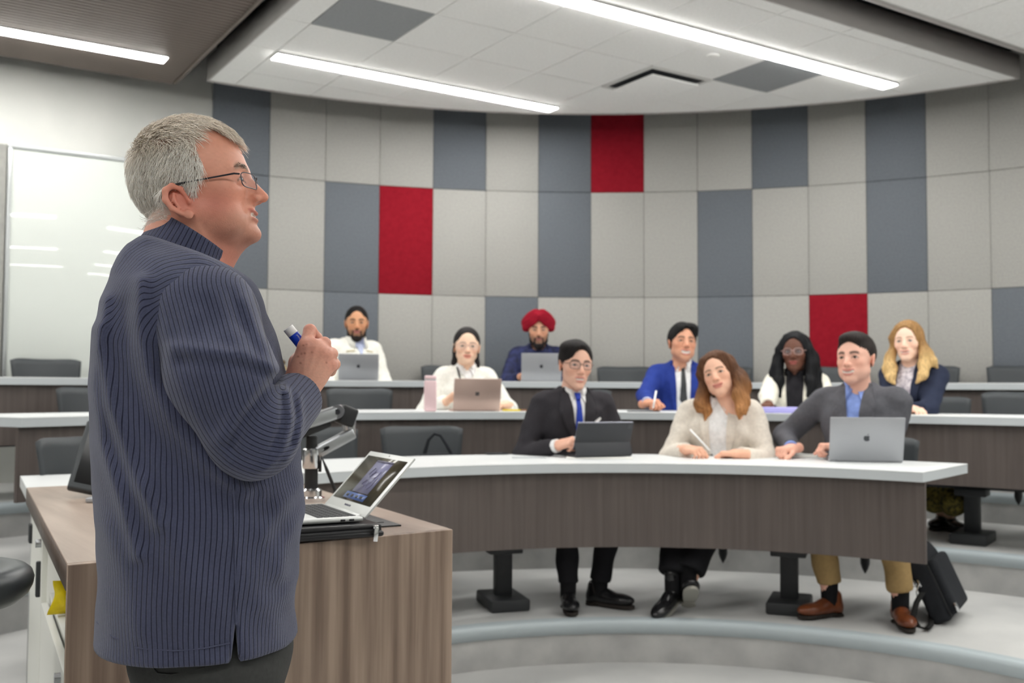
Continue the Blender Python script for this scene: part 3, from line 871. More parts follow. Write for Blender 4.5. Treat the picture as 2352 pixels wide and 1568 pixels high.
def drape(poly, f, off, thick, res=0.012, y0=0.45, inv=False):
    """a thin piece of cloth cut as a polygon in (x, z), laid on the front of surface f"""
    bm = bmesh.new()
    face = bm.faces.new([bm.verts.new((p[0], 0, p[1])) for p in poly])
    bmesh.ops.triangulate(bm, faces=[face])
    for _ in range(6):
        es = [e for e in bm.edges if e.calc_length() > res * 1.5]
        if not es: break
        bmesh.ops.subdivide_edges(bm, edges=es, cuts=1, use_grid_fill=False)
        bmesh.ops.triangulate(bm, faces=[q for q in bm.faces if len(q.verts) > 3])
    bm.verts.ensure_lookup_table()
    P = np.array([v.co[:] for v in bm.verts], f32); P[:, 1] = y0
    T_ = np.array([[v.index for v in q.verts] for q in bm.faces], np.int32)
    bnd = [(e.verts[0].index, e.verts[1].index, e.link_loops[0].vert.index) for e in bm.edges if e.is_boundary]
    bm.free()
    for _ in range(40):
        d = f(P); P[:, 1] -= np.clip(d * 0.8, -0.05, 0.05)
    G = grad(f, P)
    A = P + G * off; Bv = P + G * (off + thick)
    n = len(P)
    # orient so that the outer sheet looks forward
    tri = T_
    nrm = np.cross(Bv[tri[:, 1]] - Bv[tri[:, 0]], Bv[tri[:, 2]] - Bv[tri[:, 0]])
    fl = (nrm * G[tri[:, 0]]).sum(1) < 0
    tri = tri.copy(); tri[fl] = tri[fl][:, ::-1]
    F = [tri + n, tri[:, ::-1]]
    side = []
    for a, b, s in bnd:
        side += [(a, b, b + n), (a, b + n, a + n)]
    F.append(np.array(side, np.int32).reshape(-1, 3))
    return np.concatenate([A, Bv]), np.concatenate(F)
def rotm(yaw=0, pitch=0, roll=0):
    """head / limb frame: yaw about z, pitch about x, roll about y (degrees)"""
    return np.array(Matrix.Rotation(math.radians(yaw), 3, 'Z') @ Matrix.Rotation(math.radians(pitch), 3, 'X') @ Matrix.Rotation(math.radians(roll), 3, 'Y'), f32)
def join_np(parts):
    V, F, C = [], [], []; n = 0
    for v, q, c in parts:
        V.append(v); C.append(c)
        if q.shape[1] == 3: q = np.concatenate([q, q[:, 2:3]], 1)
        F.append(q + n); n += len(v)
    return np.concatenate(V), np.concatenate(F), np.concatenate(C)

# ---- head: x right, y forward (face), z up; origin between the eyes' height, head centre
DEF = dict(w=1.0, jaw=1.0, chin=0.0, nose=1.0, smile=0.0, open=0.0, eye=0.62, teeth=False, ear=1.0, fat=0.0, long=1.0, up=1.0, brow=1.0, lip=1.0)
def head_sdf(P, h, neck=True):
    w, j = h['w'], h['jaw']
    P = np.stack([P[:, 0], P[:, 1], np.where(P[:, 2] > 0, P[:, 2] / h['up'], P[:, 2] / h['long'])], 1)
    Q = P.copy(); Q[:, 0] = np.abs(Q[:, 0])
    d = s_ell(P, (0, -0.012, 0.030), (0.0765 * w, 0.097, 0.087))
    d = smin(d, s_ell(P, (0, 0.026, 0.005), (0.066 * w, 0.060, 0.085)), 0.03)
    d = smin(d, s_cone(Q, (0.045 * j, 0.006, -0.060), (0.013, 0.060, -0.097), 0.019 + h['fat'], 0.017), 0.03)
    d = smin(d, s_ell(P, (0, 0.034, -0.058), (0.048 * j, 0.047, 0.050)), 0.025)
    d = smin(d, s_ell(Q, (0.041 * w, 0.050, -0.024), (0.022, 0.025, 0.021)), 0.02)
    if h['fat']: d = smin(d, s_ell(Q, (0.036 * j, 0.040, -0.062), (0.024, 0.026, 0.03)), 0.02)
    d = smin(d, s_cone(Q, (0.010, 0.0825, 0.017), (0.046, 0.066, 0.017), 0.008 * h['brow'], 0.006), 0.014)
    d = smax(d, -s_ell(Q, (0.034, 0.097, 0.000), (0.0165, 0.0155, 0.0105)), 0.012)
    d = smin(d, s_ell(Q, (0.032, 0.0725, -0.001), (0.0155, 0.0135, 0.0125)), 0.006)
    if h['eye'] > 0:
        d = smax(d, -s_ell(Q, (0.032, 0.092, -0.001), (0.0125, 0.022, 0.0050 * h['eye'])), 0.002)
    ns = h['nose']
    nz = s_cone(P, (0, 0.085, 0.010), (0, 0.089 + 0.021 * ns, -0.034), 0.0075, 0.0105)
    nz = smin(nz, s_ell(Q, (0.0115, 0.097, -0.037), (0.0095, 0.011, 0.008)), 0.008)
    nz = smin(nz, s_ell(P, (0, 0.084, -0.024), (0.0125, 0.018, 0.024)), 0.010)
    d = smin(d, nz, 0.011)
    d = smax(d, -s_ell(Q, (0.0065, 0.103, -0.0465), (0.004, 0.006, 0.003)), 0.003)
    d = smin(d, s_ell(P, (0, 0.068, -0.067), (0.030, 0.022, 0.022)), 0.02)
    L_ = P.copy(); L_[:, 2] = L_[:, 2] - h['smile'] * 10.0 * P[:, 0] ** 2
    LQ = L_.copy(); LQ[:, 0] = np.abs(LQ[:, 0])
    o = h['open']; lp_ = h['lip']; mw = 1 + 0.28 * min(h['smile'], 1.0)
    up = s_ell(LQ, (0.007 * mw, 0.0885, -0.0625), (0.018 * mw, 0.0075, 0.0045 * lp_)); lo_ = s_ell(L_, (0, 0.0870, -0.0735 - o * 1.4), (0.019 * mw, 0.0080, 0.0055 * lp_))
    d = smin(d, smin(up, lo_, 0.002), 0.005)
    d = smax(d, -s_ell(L_, (0, 0.096, -0.0680 - o * 0.7), (0.0215 * mw, 0.012, 0.0012 + o)), 0.003)
    d = smin(d, s_ell(P, (0, 0.070 + h.get('chiny', 0), -0.101 - h['chin'] - o * 0.5), (0.021, 0.018, 0.016)), 0.018)
    if h['ear'] > 0:
        R = rotm(yaw=-18, roll=8)
        e = s_ell((Q - np.array([0.078 * w, -0.012, -0.008], f32)) @ R, (0, 0, 0), (0.0065, 0.018 * h['ear'], 0.031 * h['ear']))
        e = smax(e, -s_ell((Q - np.array([0.086 * w, -0.010, -0.006], f32)) @ R, (0, 0, 0), (0.007, 0.010, 0.018)), 0.004)
        d = smin(d, e, 0.006)
    d = d * 0.95
    if neck:
        nk = s_cone(P, (0, -0.020, -0.055), (0, -0.036, -0.22), 0.051 * h.get('neckw', 1), 0.058 * h.get('neckw', 1))
        d = smin(d, nk, 0.02)
    return d
def mix(a, b, t):
    b = np.asarray(b, f32); b = b[:3] if b.ndim == 1 else b
    return a + (b - a) * np.asarray(t)[:, None]
def ss(x, a, b):
    t = np.clip((x - a) / (b - a), 0, 1); return t * t * (3 - 2 * t)
def head_colours(P, h, skin, lip, brow, beard=None, hairc=(0.02, 0.015, 0.012)):
    P = np.stack([P[:, 0], P[:, 1], np.where(P[:, 2] > 0, P[:, 2] / h['up'], P[:, 2] / h['long'])], 1)
    Q = P.copy(); Q[:, 0] = np.abs(Q[:, 0])
    n = len(P); skin = np.array(skin[:3], f32)
    C = np.tile(skin, (n, 1))
    # warmer cheeks, nose, ears
    red = skin * np.array([1.03, 0.78, 0.72], f32)
    k = np.exp(-((Q - [0.040, 0.062, -0.030]) ** 2).sum(1) / (2 * 0.018 ** 2)) * 0.6 + np.exp(-((Q - [0, 0.112, -0.036]) ** 2).sum(1) / (2 * 0.013 ** 2)) * 0.6
    k += np.exp(-((Q - [0.082, -0.012, -0.008]) ** 2).sum(1) / (2 * 0.02 ** 2)) * 0.7
    C = mix(C, red, np.clip(k, 0, 0.9))
    if beard is not None:
        b = np.maximum(0, ss(-P[:, 2], 0.040, 0.058)) * ss(P[:, 1], -0.02, 0.01)
        b *= 1 - np.exp(-((Q - [0.045, 0.05, -0.035]) ** 2).sum(1) / (2 * 0.016 ** 2))
        b *= (P[:, 2] > -0.135)
        C = mix(C, beard[0], np.clip(b * beard[1], 0, 1))
    # brows
    t = np.clip((Q[:, 0] - 0.013) / 0.036, 0, 1)
    bz = 0.0185 + 0.006 * np.sin(np.pi * np.clip(t * 0.8, 0, 1)) - 0.004 * t
    b = np.exp(-((Q[:, 2] - bz) / (0.0042 * h['brow'])) ** 2) * ss(Q[:, 0], 0.009, 0.016) * (1 - ss(Q[:, 0], 0.044, 0.053)) * (P[:, 1] > 0.05)
    C = mix(C, brow, np.clip(b * 1.3, 0, 0.92))
    # lash line and lids
    e = np.exp(-((Q[:, 2] - (0.0035 + 0.0015 * h['eye'] - 40 * (Q[:, 0] - 0.032) ** 2)) / 0.0022) ** 2) * (np.abs(Q[:, 0] - 0.032) < 0.0155) * (P[:, 1] > 0.06)
    C = mix(C, np.array(hairc, f32), np.clip(e * 0.85, 0, 1))
    L_ = P.copy(); L_[:, 2] = L_[:, 2] - h['smile'] * 10.0 * P[:, 0] ** 2
    LQ = L_.copy(); LQ[:, 0] = np.abs(LQ[:, 0]); o = h['open']; mw = 1 + 0.28 * min(h['smile'], 1.0)
    up = s_ell(LQ, (0.007 * mw, 0.0885, -0.0625), (0.018 * mw, 0.0075, 0.0048)); lo_ = s_ell(L_, (0, 0.0870, -0.0735 - o * 1.4), (0.019 * mw, 0.0080, 0.0058))
    k = 1 - ss(np.minimum(up, lo_), 0.0, 0.003)
    C = mix(C, lip, k * 0.68)
    inside = (np.abs(L_[:, 2] + 0.068 + o * 0.7) < 0.0012 + o * 0.9) & (np.abs(P[:, 0]) < 0.021 * mw) & (P[:, 1] > 0.068)
    if h['teeth']:
        C[inside] = np.array([0.75, 0.72, 0.66], f32)
    else:
        C[inside] = C[inside] * 0.35
    nos = np.exp(-((Q - [0.0065, 0.103, -0.0465]) ** 2).sum(1) / (2 * 0.0035 ** 2))
    C = mix(C, skin * 0.25, np.clip(nos, 0, 0.8))
    return np.clip(C, 0, 1)
def hand_sdf(P, curls, thumb=(0.3, 0.5), spread=0.0, scale=1.0):
    """right hand: +x to the fingers, +z back of the hand, +y thumb side"""
    P = P / scale
    d = s_box(P, (0.046, -0.001, 0.0), (0.046, 0.040, 0.0145), 0.013)
    d = smin(d, s_ell(P, (0.03, 0.024, -0.008), (0.032, 0.018, 0.016)), 0.012)
    d = smin(d, s_cone(P, (-0.06, 0, 0), (0.01, 0, 0), 0.027, 0.027) + 0.004 * 0, 0.02)
    ys = (0.030, 0.0105, -0.0105, -0.0305); ls = (0.072, 0.080, 0.074, 0.058); rs = (0.0088, 0.0092, 0.0088, 0.0078)
    for i in range(4):
        a = 0.0; p = np.array([0.084 - 0.004 * abs(i - 1), ys[i], 0.001]); pts = [p]
        c = curls[i] if not np.isscalar(curls) else curls
        sp = spread * (1.5 - i) * 0.12
        for k, fr in enumerate((0.46, 0.30, 0.24)):
            a += c * (1.25, 1.45, 0.9)[k]
            dirv = np.array([math.cos(a) * math.cos(sp), math.sin(sp), -math.sin(a)])
            p = p + dirv * ls[i] * fr; pts.append(p)
        r = rs[i]
        d = smin(d, s_chain(P, pts, [r * 1.08, r, r * 0.95, r * 0.8], 0.004), 0.006)
    t0 = np.array([0.016, 0.030, -0.006]); a, b = thumb
    t1 = t0 + 0.042 * np.array([math.cos(a), math.sin(a) * 0.8, -math.sin(a) * 0.6])
    t2 = t1 + 0.032 * np.array([math.cos(a - b), math.sin(a - b) * 0.8, -0.45])
    t3 = t2 + 0.024 * np.array([math.cos(a - 2 * b), math.sin(a - 2 * b) * 0.8, -0.45])
    d = smin(d, s_chain(P, [t0, t1, t2, t3], [0.0135, 0.0115, 0.0105, 0.0085], 0.005), 0.010)
    return d * scale
mat('skin', (1, 1, 1, 1), 0.52, attr='Col', spec=0.35)
mat('eye_mat', (1, 1, 1, 1), 0.12, attr='Col')
def eye_mesh(iris=(0.05, 0.025, 0.012)):
    V, F = [], []; nu, nv = 16, 10; r = 0.0118
    V.append((0, r, 0))
    for j in range(1, nv + 1):
        a = math.pi * 0.72 * j / nv
        for i in range(nu):
            b = 2 * math.pi * i / nu
            V.append((r * math.sin(a) * math.cos(b), r * math.cos(a), r * math.sin(a) * math.sin(b)))
    Fq = []
    for i in range(nu): Fq.append((0, 1 + (i + 1) % nu, 1 + i, 1 + i))
    for j in range(nv - 1):
        for i in range(nu):
            a = 1 + j * nu + i; b = 1 + j * nu + (i + 1) % nu
            Fq.append((a, b, b + nu, a + nu))
    V = np.array(V, f32)
    me = bpy.data.meshes.new('eye')
    me.from_pydata([tuple(v) for v in V], [], [tuple(dict.fromkeys(q)) for q in Fq]); me.update()
    me.polygons.foreach_set('use_smooth', np.ones(len(me.polygons), bool))
    rr = np.hypot(V[:, 0], V[:, 2])
    C = np.tile(np.array([0.5, 0.48, 0.46], f32), (len(V), 1))
    C[(rr < 0.0062) & (V[:, 1] > 0)] = iris; C[(rr < 0.0028) & (V[:, 1] > 0)] = (0.006, 0.006, 0.006)
    set_attr(me, 'Col', C); me.materials.append(M['eye_mat'])
    return me
EYES = {'brown': eye_mesh(), 'blue': eye_mesh((0.10, 0.16, 0.22))}
# ------------------------------------------------------------------ clothes and hair materials
def cloth(name, c, c2=None, rough=0.85, scale=(60, 60, 60), bump=0.0006):
    mat(name, S(*c), rough, col2=S(*(c2 or [int(x * 0.93) for x in c])), nscale=scale, detail=3, bump=bump, bscale=(400, 400, 400), spec=0.2)
cloth('suit_black', (54, 52, 56)); cloth('suit_grey', (96, 96, 102)); cloth('suit_blue', (42, 62, 142)); cloth('suit_navy', (46, 52, 72))
cloth('blazer_beige', (226, 218, 206)); cloth('jacket_cream', (240, 236, 222)); cloth('jacket_white', (244, 242, 234)); cloth('vest_white', (243, 241, 234))
cloth('shirt_white', (240, 240, 240), rough=0.7); cloth('shirt_blue', (138, 162, 226), rough=0.7); cloth('shirt_pale', (196, 204, 232), rough=0.7)
cloth('shirt_black', (38, 37, 41)); cloth('blouse_print', (226, 220, 224), (150, 142, 156), scale=(45, 45, 45))
cloth('tie_blue', (44, 68, 170), rough=0.5); cloth('tie_dark', (66, 68, 70), rough=0.5)
cloth('plaid', (38, 40, 58), (54, 60, 100), scale=(26, 26, 26)); cloth('trouser_black', (30, 30, 33)); cloth('trouser_khaki', (168, 140, 96)); cloth('trouser_grey', (70, 70, 74))
cloth('trouser_pattern', (120, 108, 50), (30, 30, 28), scale=(50, 50, 50)); cloth('sock_black', (26, 26, 28)); cloth('turban_red', (158, 24, 44), (132, 14, 34), scale=(12, 12, 50))
cloth('trim_tan', (202, 192, 158)); cloth('strap_black', (40, 40, 40))
mat('shoe_black', S(26, 26, 28), 0.22, spec=0.6); mat('shoe_brown', S(122, 66, 36), 0.3, col2=S(96, 48, 26), nscale=(18, 18, 18), spec=0.6)
mat('sole_grey', S(150, 148, 140), 0.8); mat('sole_dark', S(40, 34, 30), 0.8)
mat('hair_mat', (1, 1, 1, 1), 0.6, attr='Col', col2=(0.6, 0.6, 0.6, 1), nscale=(150, 150, 14), detail=3, contrast=(0.35, 0.65), bump=0.0015, spec=0.2)
mat('glasses_metal', S(120, 96, 90), 0.3, metal=0.7); mat('glasses_clear', S(196, 160, 150), 0.3); mat('glasses_dark', S(34, 34, 42), 0.3)
mat('pen_white', S(240, 240, 240), 0.4)
def hair_obj(f, lo, hi, h, col, parent, name='hair', tip=None, zr=(-0.05, -0.25)):
    V, Q = sdf_mesh(f, lo, hi, h)
    me = mesh_np(name, V, Q, 'hair_mat')
    C = np.tile(np.array(S(*col)[:3], f32), (len(V), 1))
    if tip is not None:
        C = mix(C, np.array(S(*tip)[:3], f32), ss(-V[:, 2], -zr[0], -zr[1]))
    set_attr(me, 'Col', C)
    return new_obj(name, me, parent)
def cap_sdf(P, t=0.011, w=1.0, line=0.062, back=-0.045, slope=0.5, ear=True, cy=0.12, cw=0.073):
    Q = P.copy(); Q[:, 0] = np.abs(Q[:, 0])
    d = s_ell(P, (0, -0.014, 0.033), (0.0765 * w + t * 0.8, 0.097 + t, 0.087 + t))
    top = line
    d = smax(d, -s_ell(P, (0, cy, top - 0.105), (cw * w, 0.084, 0.105)), 0.008)
    d = smax(d, (back + slope * (P[:, 1] + 0.03)) - P[:, 2], 0.008)
    if ear: d = smax(d, -s_ell(Q, (0.092 * w, -0.004, -0.010), (0.022, 0.024, 0.030)), 0.006)
    return d
def groove(P, n=40, amp=0.0012):
    a = np.arctan2(P[:, 0], P[:, 1] + 0.02)
    return amp * np.sin(a * n + 12 * P[:, 2] * 10)
def glasses(parent, m, rw=0.024, rh=0.018, square=2.4, th=0.0016, y=0.101, z=-0.001, sep=0.0325, w=1.0, lens=True):
    g = empty('glasses', (0, 0, 0), 0, parent)
    mm = MB()
    for sx in (-1, 1):
        pts = []
        for k in range(29):
            a = 2 * math.pi * k / 28; c_, s_ = math.cos(a), math.sin(a)
            x = rw * abs(c_) ** (2 / square) * (1 if c_ >= 0 else -1); zz = rh * abs(s_) ** (2 / square) * (1 if s_ >= 0 else -1)
            pts.append((sx * sep + x, y - 8.0 * (sx * sep + x) ** 2 * 0.6 , z + zz))
        mm.tube(pts, th, 6, cap=False)
    mm.tube([(-0.0095, y, z + 0.004), (0, y + 0.003, z + 0.007), (0.0095, y, z + 0.004)], th, 6)
    for sx in (-1, 1):
        mm.tube([(sx * (sep + rw), y - 4.8 * (sep + rw) ** 2, z + 0.006), (sx * 0.074 * w, y - 0.035, z + 0.007), (sx * 0.083 * w, -0.008, z + 0.012), (sx * 0.083 * w, -0.03, z - 0.004)], th, 6)
    mm.build('frame', m, g)
    if lens:
        for sx in (-1, 1):
            mb = MB(); pts = []
            for k in range(20):
                a = 2 * math.pi * k / 20; c_, s_ = math.cos(a), math.sin(a)
                x = rw * abs(c_) ** (2 / square) * (1 if c_ >= 0 else -1); zz = rh * abs(s_) ** (2 / square) * (1 if s_ >= 0 else -1)
                pts.append((x, zz))
            mb.poly(pts, 0, 0.0012)
            o_ = mb.build('lens', 'glass_lens', g, (sx * sep, y - 4.8 * sep ** 2, z), smooth=False)
            o_.rotation_euler = (math.pi / 2, 0, -sx * 0.3)
    return g
def ik(a, b, l1, l2, pole):
    a, b, pole = np.array(a, float), np.array(b, float), np.array(pole, float)
    d = b - a; L_ = np.linalg.norm(d); mx = (l1 + l2) * 0.995
    if L_ > mx: b = a + d / L_ * mx; d = b - a; L_ = mx
    L_ = max(L_, abs(l1 - l2) * 1.05 + 0.01)
    x = (l1 * l1 - l2 * l2 + L_ * L_) / (2 * L_); h = math.sqrt(max(l1 * l1 - x * x, 0)); dn = d / np.linalg.norm(d)
    p = pole - dn * (pole @ dn); p /= max(np.linalg.norm(p), 1e-6)
    return a + dn * x + p * h, b
def torso_sdf(P, k, off=0.0, lean=0.0, fem=0.0, wide=1.0):
    P = P / k
    P = P - np.stack([np.zeros(len(P)), lean * np.clip(P[:, 2] - 0.5, 0, 1), np.zeros(len(P))], 1).astype(f32)
    d = s_ell(P, (0, -0.01, 0.55), (0.17, 0.125, 0.12))
    d = smin(d, s_ell(P, (0, 0.012, 0.78), (0.150 * wide, 0.112, 0.24)), 0.06)
    d = smin(d, s_ell(P, (0, 0.018, 0.91), (0.165 * wide, 0.112, 0.13)), 0.06)
    if fem: d = smin(d, s_ell(np.stack([np.abs(P[:, 0]), P[:, 1], P[:, 2]], 1), (0.07, 0.09, 0.875), (0.065, 0.055, 0.06)), 0.05)
    sw = 0.135 * wide
    d = smin(d, s_cone(P, (-sw, -0.005, 0.995), (sw, -0.005, 0.995), 0.056, 0.056), 0.05)
    d = smin(d, s_cone(P, (0, -0.012, 0.99), (0, 0.002, 1.075), 0.088, 0.050), 0.055)
    return d * k - off
def band(cx, cy, rx, ry, z0, z1, a0, a1, flare, th, n=28, dip=0.0):
    """collar: a strip around the neck from angle a0 to a1 (0 = front), outer radius grows downwards"""
    V, F = [], []
    for i in range(n + 1):
        a = math.radians(a0 + (a1 - a0) * i / n)
        s_, c_ = math.sin(a), math.cos(a)
        fr = max(0, c_) ** 2
        for (rr, z) in ((1.0, z1 - dip * fr), (1.0 + flare, z0 - dip * fr)):
            for o_ in (0, th):
                V.append((cx + (rx * rr + o_) * s_, cy + (ry * rr + o_) * c_, z))
    for i in range(n):
        b = 4 * i
        for (p, q) in ((0, 1), (1, 3), (3, 2), (2, 0)):
            F.append((b + p, b + q, b + 4 + q, b + 4 + p))
    F.append((0, 2, 3, 1)); e = 4 * n; F.append((e, e + 1, e + 3, e + 2))
    return np.array(V, f32), np.array(F, np.int32)
def mirror(poly): return [(-x, z) for x, z in poly]
V_OPEN = {'suit': [(-0.052, 1.075), (0.052, 1.075), (0.040, 0.98), (0.014, 0.80), (-0.014, 0.80), (-0.040, 0.98)],
          'wide': [(-0.058, 1.075), (0.058, 1.075), (0.058, 0.98), (0.050, 0.72), (-0.050, 0.72), (-0.058, 0.98)],
          'narrow': [(-0.045, 1.075), (0.045, 1.075), (0.030, 1.01), (0.0, 0.93), (-0.030, 1.01)]}
LAPEL = {'suit': [(0.046, 1.082), (0.068, 1.070), (0.098, 0.985), (0.072, 0.968), (0.094, 0.945), (0.066, 0.87), (0.014, 0.785), (0.004, 0.80), (0.026, 0.90), (0.034, 0.98)],
         'wide': [(0.052, 1.082), (0.074, 1.068), (0.104, 0.985), (0.078, 0.968), (0.100, 0.945), (0.084, 0.86), (0.052, 0.70), (0.040, 0.72), (0.046, 0.86), (0.050, 0.98)]}
def student(c):
    """c: a dict describing one seated person; local frame x right, y forward, z up"""
    hp = at_ring(*c['head'], c['R'])
    deg = math.degrees(math.atan2(hp[0] - CX, hp[1] - CY))
    yaw = math.pi - math.radians(deg) + math.radians(c.get('turn', 0))      # +y of the person points to the ring centre
    tier = c['tier']; hz = hp[2] - tier; hs = c.get('hs', 1.03) * 1.04; k = hz / 1.20
    lean = c.get('lean', 0.12)
    hl = np.array([c.get('hx', 0.0), (0.055 + lean * 0.7) * k, hz], float)
    cy_, sy_ = math.cos(yaw), math.sin(yaw)
    root = np.array([hp[0] - (hl[0] * cy_ - hl[1] * sy_), hp[1] - (hl[0] * sy_ + hl[1] * cy_)])
    r_ = empty('person', (root[0], root[1], tier), yaw)
    tag(r_, c['label'], 'person', None)
    def loc(w):
        dx, dy = w[0] - root[0], w[1] - root[1]
        return np.array([dx * cy_ + dy * sy_, -dx * sy_ + dy * cy_, w[2] - tier])
    skin = S(*c['skin']); fem = c.get('fem', 0); wide = c.get('wide', 1.0)
    # ---- head and neck
    h = dict(DEF); h.update(c.get('face', {}))
    # heading of the head: given in degrees away from the camera axis, positive turns to the image right
    to_cam = math.atan2(-hp[1], -hp[0])                                     # world heading towards the camera
    hw = math.degrees(to_cam) + c.get('look', 0) - 90
    hy = hw - math.degrees(yaw)
    RH = rotm(hy, c.get('nod', 0), c.get('tilt', 0))
    V, Q = sdf_mesh(lambda P: head_sdf(P, h), (-0.11, -0.13, -0.25), (0.11, 0.14, 0.15), c.get('hres', 0.0036))
    beard = c.get('beard')
    C = head_colours(V, h, skin, S(*c.get('lip', (186, 108, 100)))[:3], np.array(S(*c.get('brow', (50, 40, 36)))[:3], f32),
                     None if beard is None else (np.array(S(*beard[0])[:3], f32), beard[1]))
    Vw = (V * hs) @ RH.T + hl.astype(f32)
    parts = [(Vw, Q, C)]
    # ---- arms
    sh = {s: np.array([s * 0.172 * wide * k, (0.0 + lean * 0.5) * k, 0.99 * k]) for s in (-1, 1)}
    arms = {}
    for s, key in ((1, 'rh'), (-1, 'lh')):
        a = c[key]; wr = loc(a['at']) if 'at' in a else np.array(a['loc'], float)
        el, wr = ik(sh[s], wr, 0.285 * k, 0.255 * k, a.get('pole', (s * 0.6, -0.5, -0.6)))
        arms[s] = (el, wr, a)
    hsk = np.array(skin[:3], f32) * np.array([1.0, 0.93, 0.90], f32)
    for s in (1, -1):
        el, wr, a = arms[s]
        X = np.array(a.get('dir'), float) if 'dir' in a else (wr - el)
        X /= np.linalg.norm(X)
        U = np.array(a.get('up', (0, 0, 1)), float); Y = np.cross(U, X); Y /= np.linalg.norm(Y); Z = np.cross(X, Y)
        Rm = np.stack([X, Y, Z], 1).astype(f32)
        Vh, Qh = sdf_mesh(lambda P: hand_sdf(P * np.array([1, s, 1], f32), a.get('curl', 0.35), a.get('thumb', (0.5, 0.4)), scale=a.get('size', 0.97)), (-0.07, -0.09, -0.11), (0.19, 0.09, 0.06), 0.0034)
        a['frame'] = (wr.astype(f32), Rm)
        parts.append((Vh @ Rm.T + wr.astype(f32), Qh, np.tile(hsk, (len(Vh), 1))))
    # ---- legs
    feet = {}
    for s, key in ((1, 'rf'), (-1, 'lf')):
        a = c.get(key, {}); hip = np.array([s * 0.085, 0.02, 0.52]) * k
        an = loc(a['at']) if 'at' in a else np.array([s * 0.10, 0.46 * k, 0.095])
        kn, an = ik(hip, an, 0.43 * k, 0.42 * k, (s * 0.15, 0.8, 0.8))
        fd = np.array(a.get('dir', (s * 0.12, 1, 0)), float); fd /= np.linalg.norm(fd)
        feet[s] = (hip, kn, an, fd)
    def limbs(P, ra, rl, arms_on=True, legs_on=True):
        d = None
        for s in (-1, 1):
            if arms_on:
                el, wr, _ = arms[s]
                e = smin(s_cone(P, sh[s], el, ra[0], ra[1]), s_cone(P, el, wr, ra[1], ra[2]), 0.02)
                d = e if d is None else np.minimum(d, e)
            if legs_on:
                hip, kn, an, _ = feet[s]
                e = smin(s_cone(P, hip, kn, rl[0], rl[1]), s_cone(P, kn, an, rl[1], rl[2]), 0.02)
                d = e if d is None else np.minimum(d, e)
        return d
    allp = np.array([sh[1], sh[-1], arms[1][0], arms[-1][0], arms[1][1], arms[-1][1]] + [x for s in (-1, 1) for x in feet[s][:3]])
    lo = np.minimum(allp.min(0), (-0.25, -0.2, 0.1)) - 0.12; hi = np.maximum(allp.max(0), (0.25, 0.2, 1.12 * k)) + 0.12
    fb = lambda P: smin(torso_sdf(P, k, -0.02, lean, fem, wide), limbs(P, (0.045, 0.036, 0.024), (0.07, 0.05, 0.034)), 0.03)
    Vb, Qb = sdf_mesh(fb, lo, hi, 0.013)
    parts.append((Vb, Qb, np.tile(np.array(skin[:3], f32), (len(Vb), 1))))
    V, Q, C = join_np(parts)
    me = mesh_np('body', V, Q, 'skin'); set_attr(me, 'Col', C)
    body = new_obj('body', me, r_)
    # ---- head-mounted parts
    HM = Matrix.Translation(Vector(hl)) @ Matrix([[float(x) for x in row] for row in RH]).to_4x4() @ Matrix.Scale(hs, 4)
    def on_head(o_, m_=None):
        o_.parent = r_; o_.matrix_basis = HM @ m_ if m_ is not None else HM; return o_
    for sx in (-1, 1):
        on_head(new_obj('eye', EYES[c.get('eyes', 'brown')]), Matrix.Translation((sx * 0.032, 0.0735, -0.001)))
    for key in ('hair', 'beardf'):
        if key in c: on_head(c[key](r_))
    if 'glasses' in c: on_head(glasses(r_, **c['glasses']))
    # ---- garments
    jk = c['jacket']; jr = jk.get('sleeve', (0.064, 0.053, 0.040)); n0 = len(sh)
    cuff = jk.get('cuff', 0.03)
    arms_c = {s: arms[s][1] + (arms[s][0] - arms[s][1]) / np.linalg.norm(arms[s][0] - arms[s][1]) * cuff for s in (-1, 1)}
    zhem = jk.get('hem', 0.46)
    ph = rng.uniform(0, 6, 8)
    def fj(P, sleeves=True):
        d = torso_sdf(P, k, jk.get('off', 0.014), lean, fem, wide)
        if sleeves:
            for s in (-1, 1):
                el, wr, _ = arms[s]
                e = s_cone(P, sh[s], el, jr[0], jr[1])
                dd = s_cone(P, el, arms_c[s], jr[1], jr[2])
                e = smin(e, dd, 0.025)
                d = smin(d, e, 0.028)
        # cloth folds
        d = d + 0.0035 * np.sin(34 * P[:, 2] + 16 * P[:, 0] + 9 * P[:, 1] + ph[0]) * np.sin(21 * P[:, 0] - 15 * P[:, 1] + ph[1]) + 0.002 * np.sin(70 * P[:, 2] - 30 * P[:, 1] + ph[2]) * np.sin(40 * P[:, 0] + ph[3])
        return d * 0.9
    def fjc(P):
        d = fj(P)
        d = smax(d, zhem * k - P[:, 2], 0.01)
        for s in (-1, 1):
            el, wr, _ = arms[s]; ax = (wr - el) / np.linalg.norm(wr - el)
            near = s_cone(P, el, wr + ax * 0.05, 0.09, 0.09)
            pl = (P - arms_c[s].astype(f32)) @ ax.astype(f32)
            d = np.where((near < 0) & (pl > -0.05), smax(d, pl, 0.004), d)
        nk = s_cone(P, (hl[0] * 0.5, hl[1] * 0.75, 1.02 * k), (hl[0], hl[1], 1.2 * k), 0.056, 0.06)
        d = smax(d, -nk, 0.006)
        d = np.maximum(d, P[:, 2] - 1.09 * k)
        return d
    V, Q = sdf_mesh(fjc, lo, hi, jk.get('res', 0.0075))
    new_obj(jk.get('name', 'jacket'), mesh_np('jacket', V, Q, jk['mat']), r_)
    ft = lambda P: fj(P, False)
    def patch(name, poly, m, off, th, res=0.012):
        V, F = drape([(x * k, z * k) for x, z in poly], ft, off, th, res)
        return new_obj(name, mesh_np(name, V, F, m, smooth=True), r_)
    op = jk.get('open')
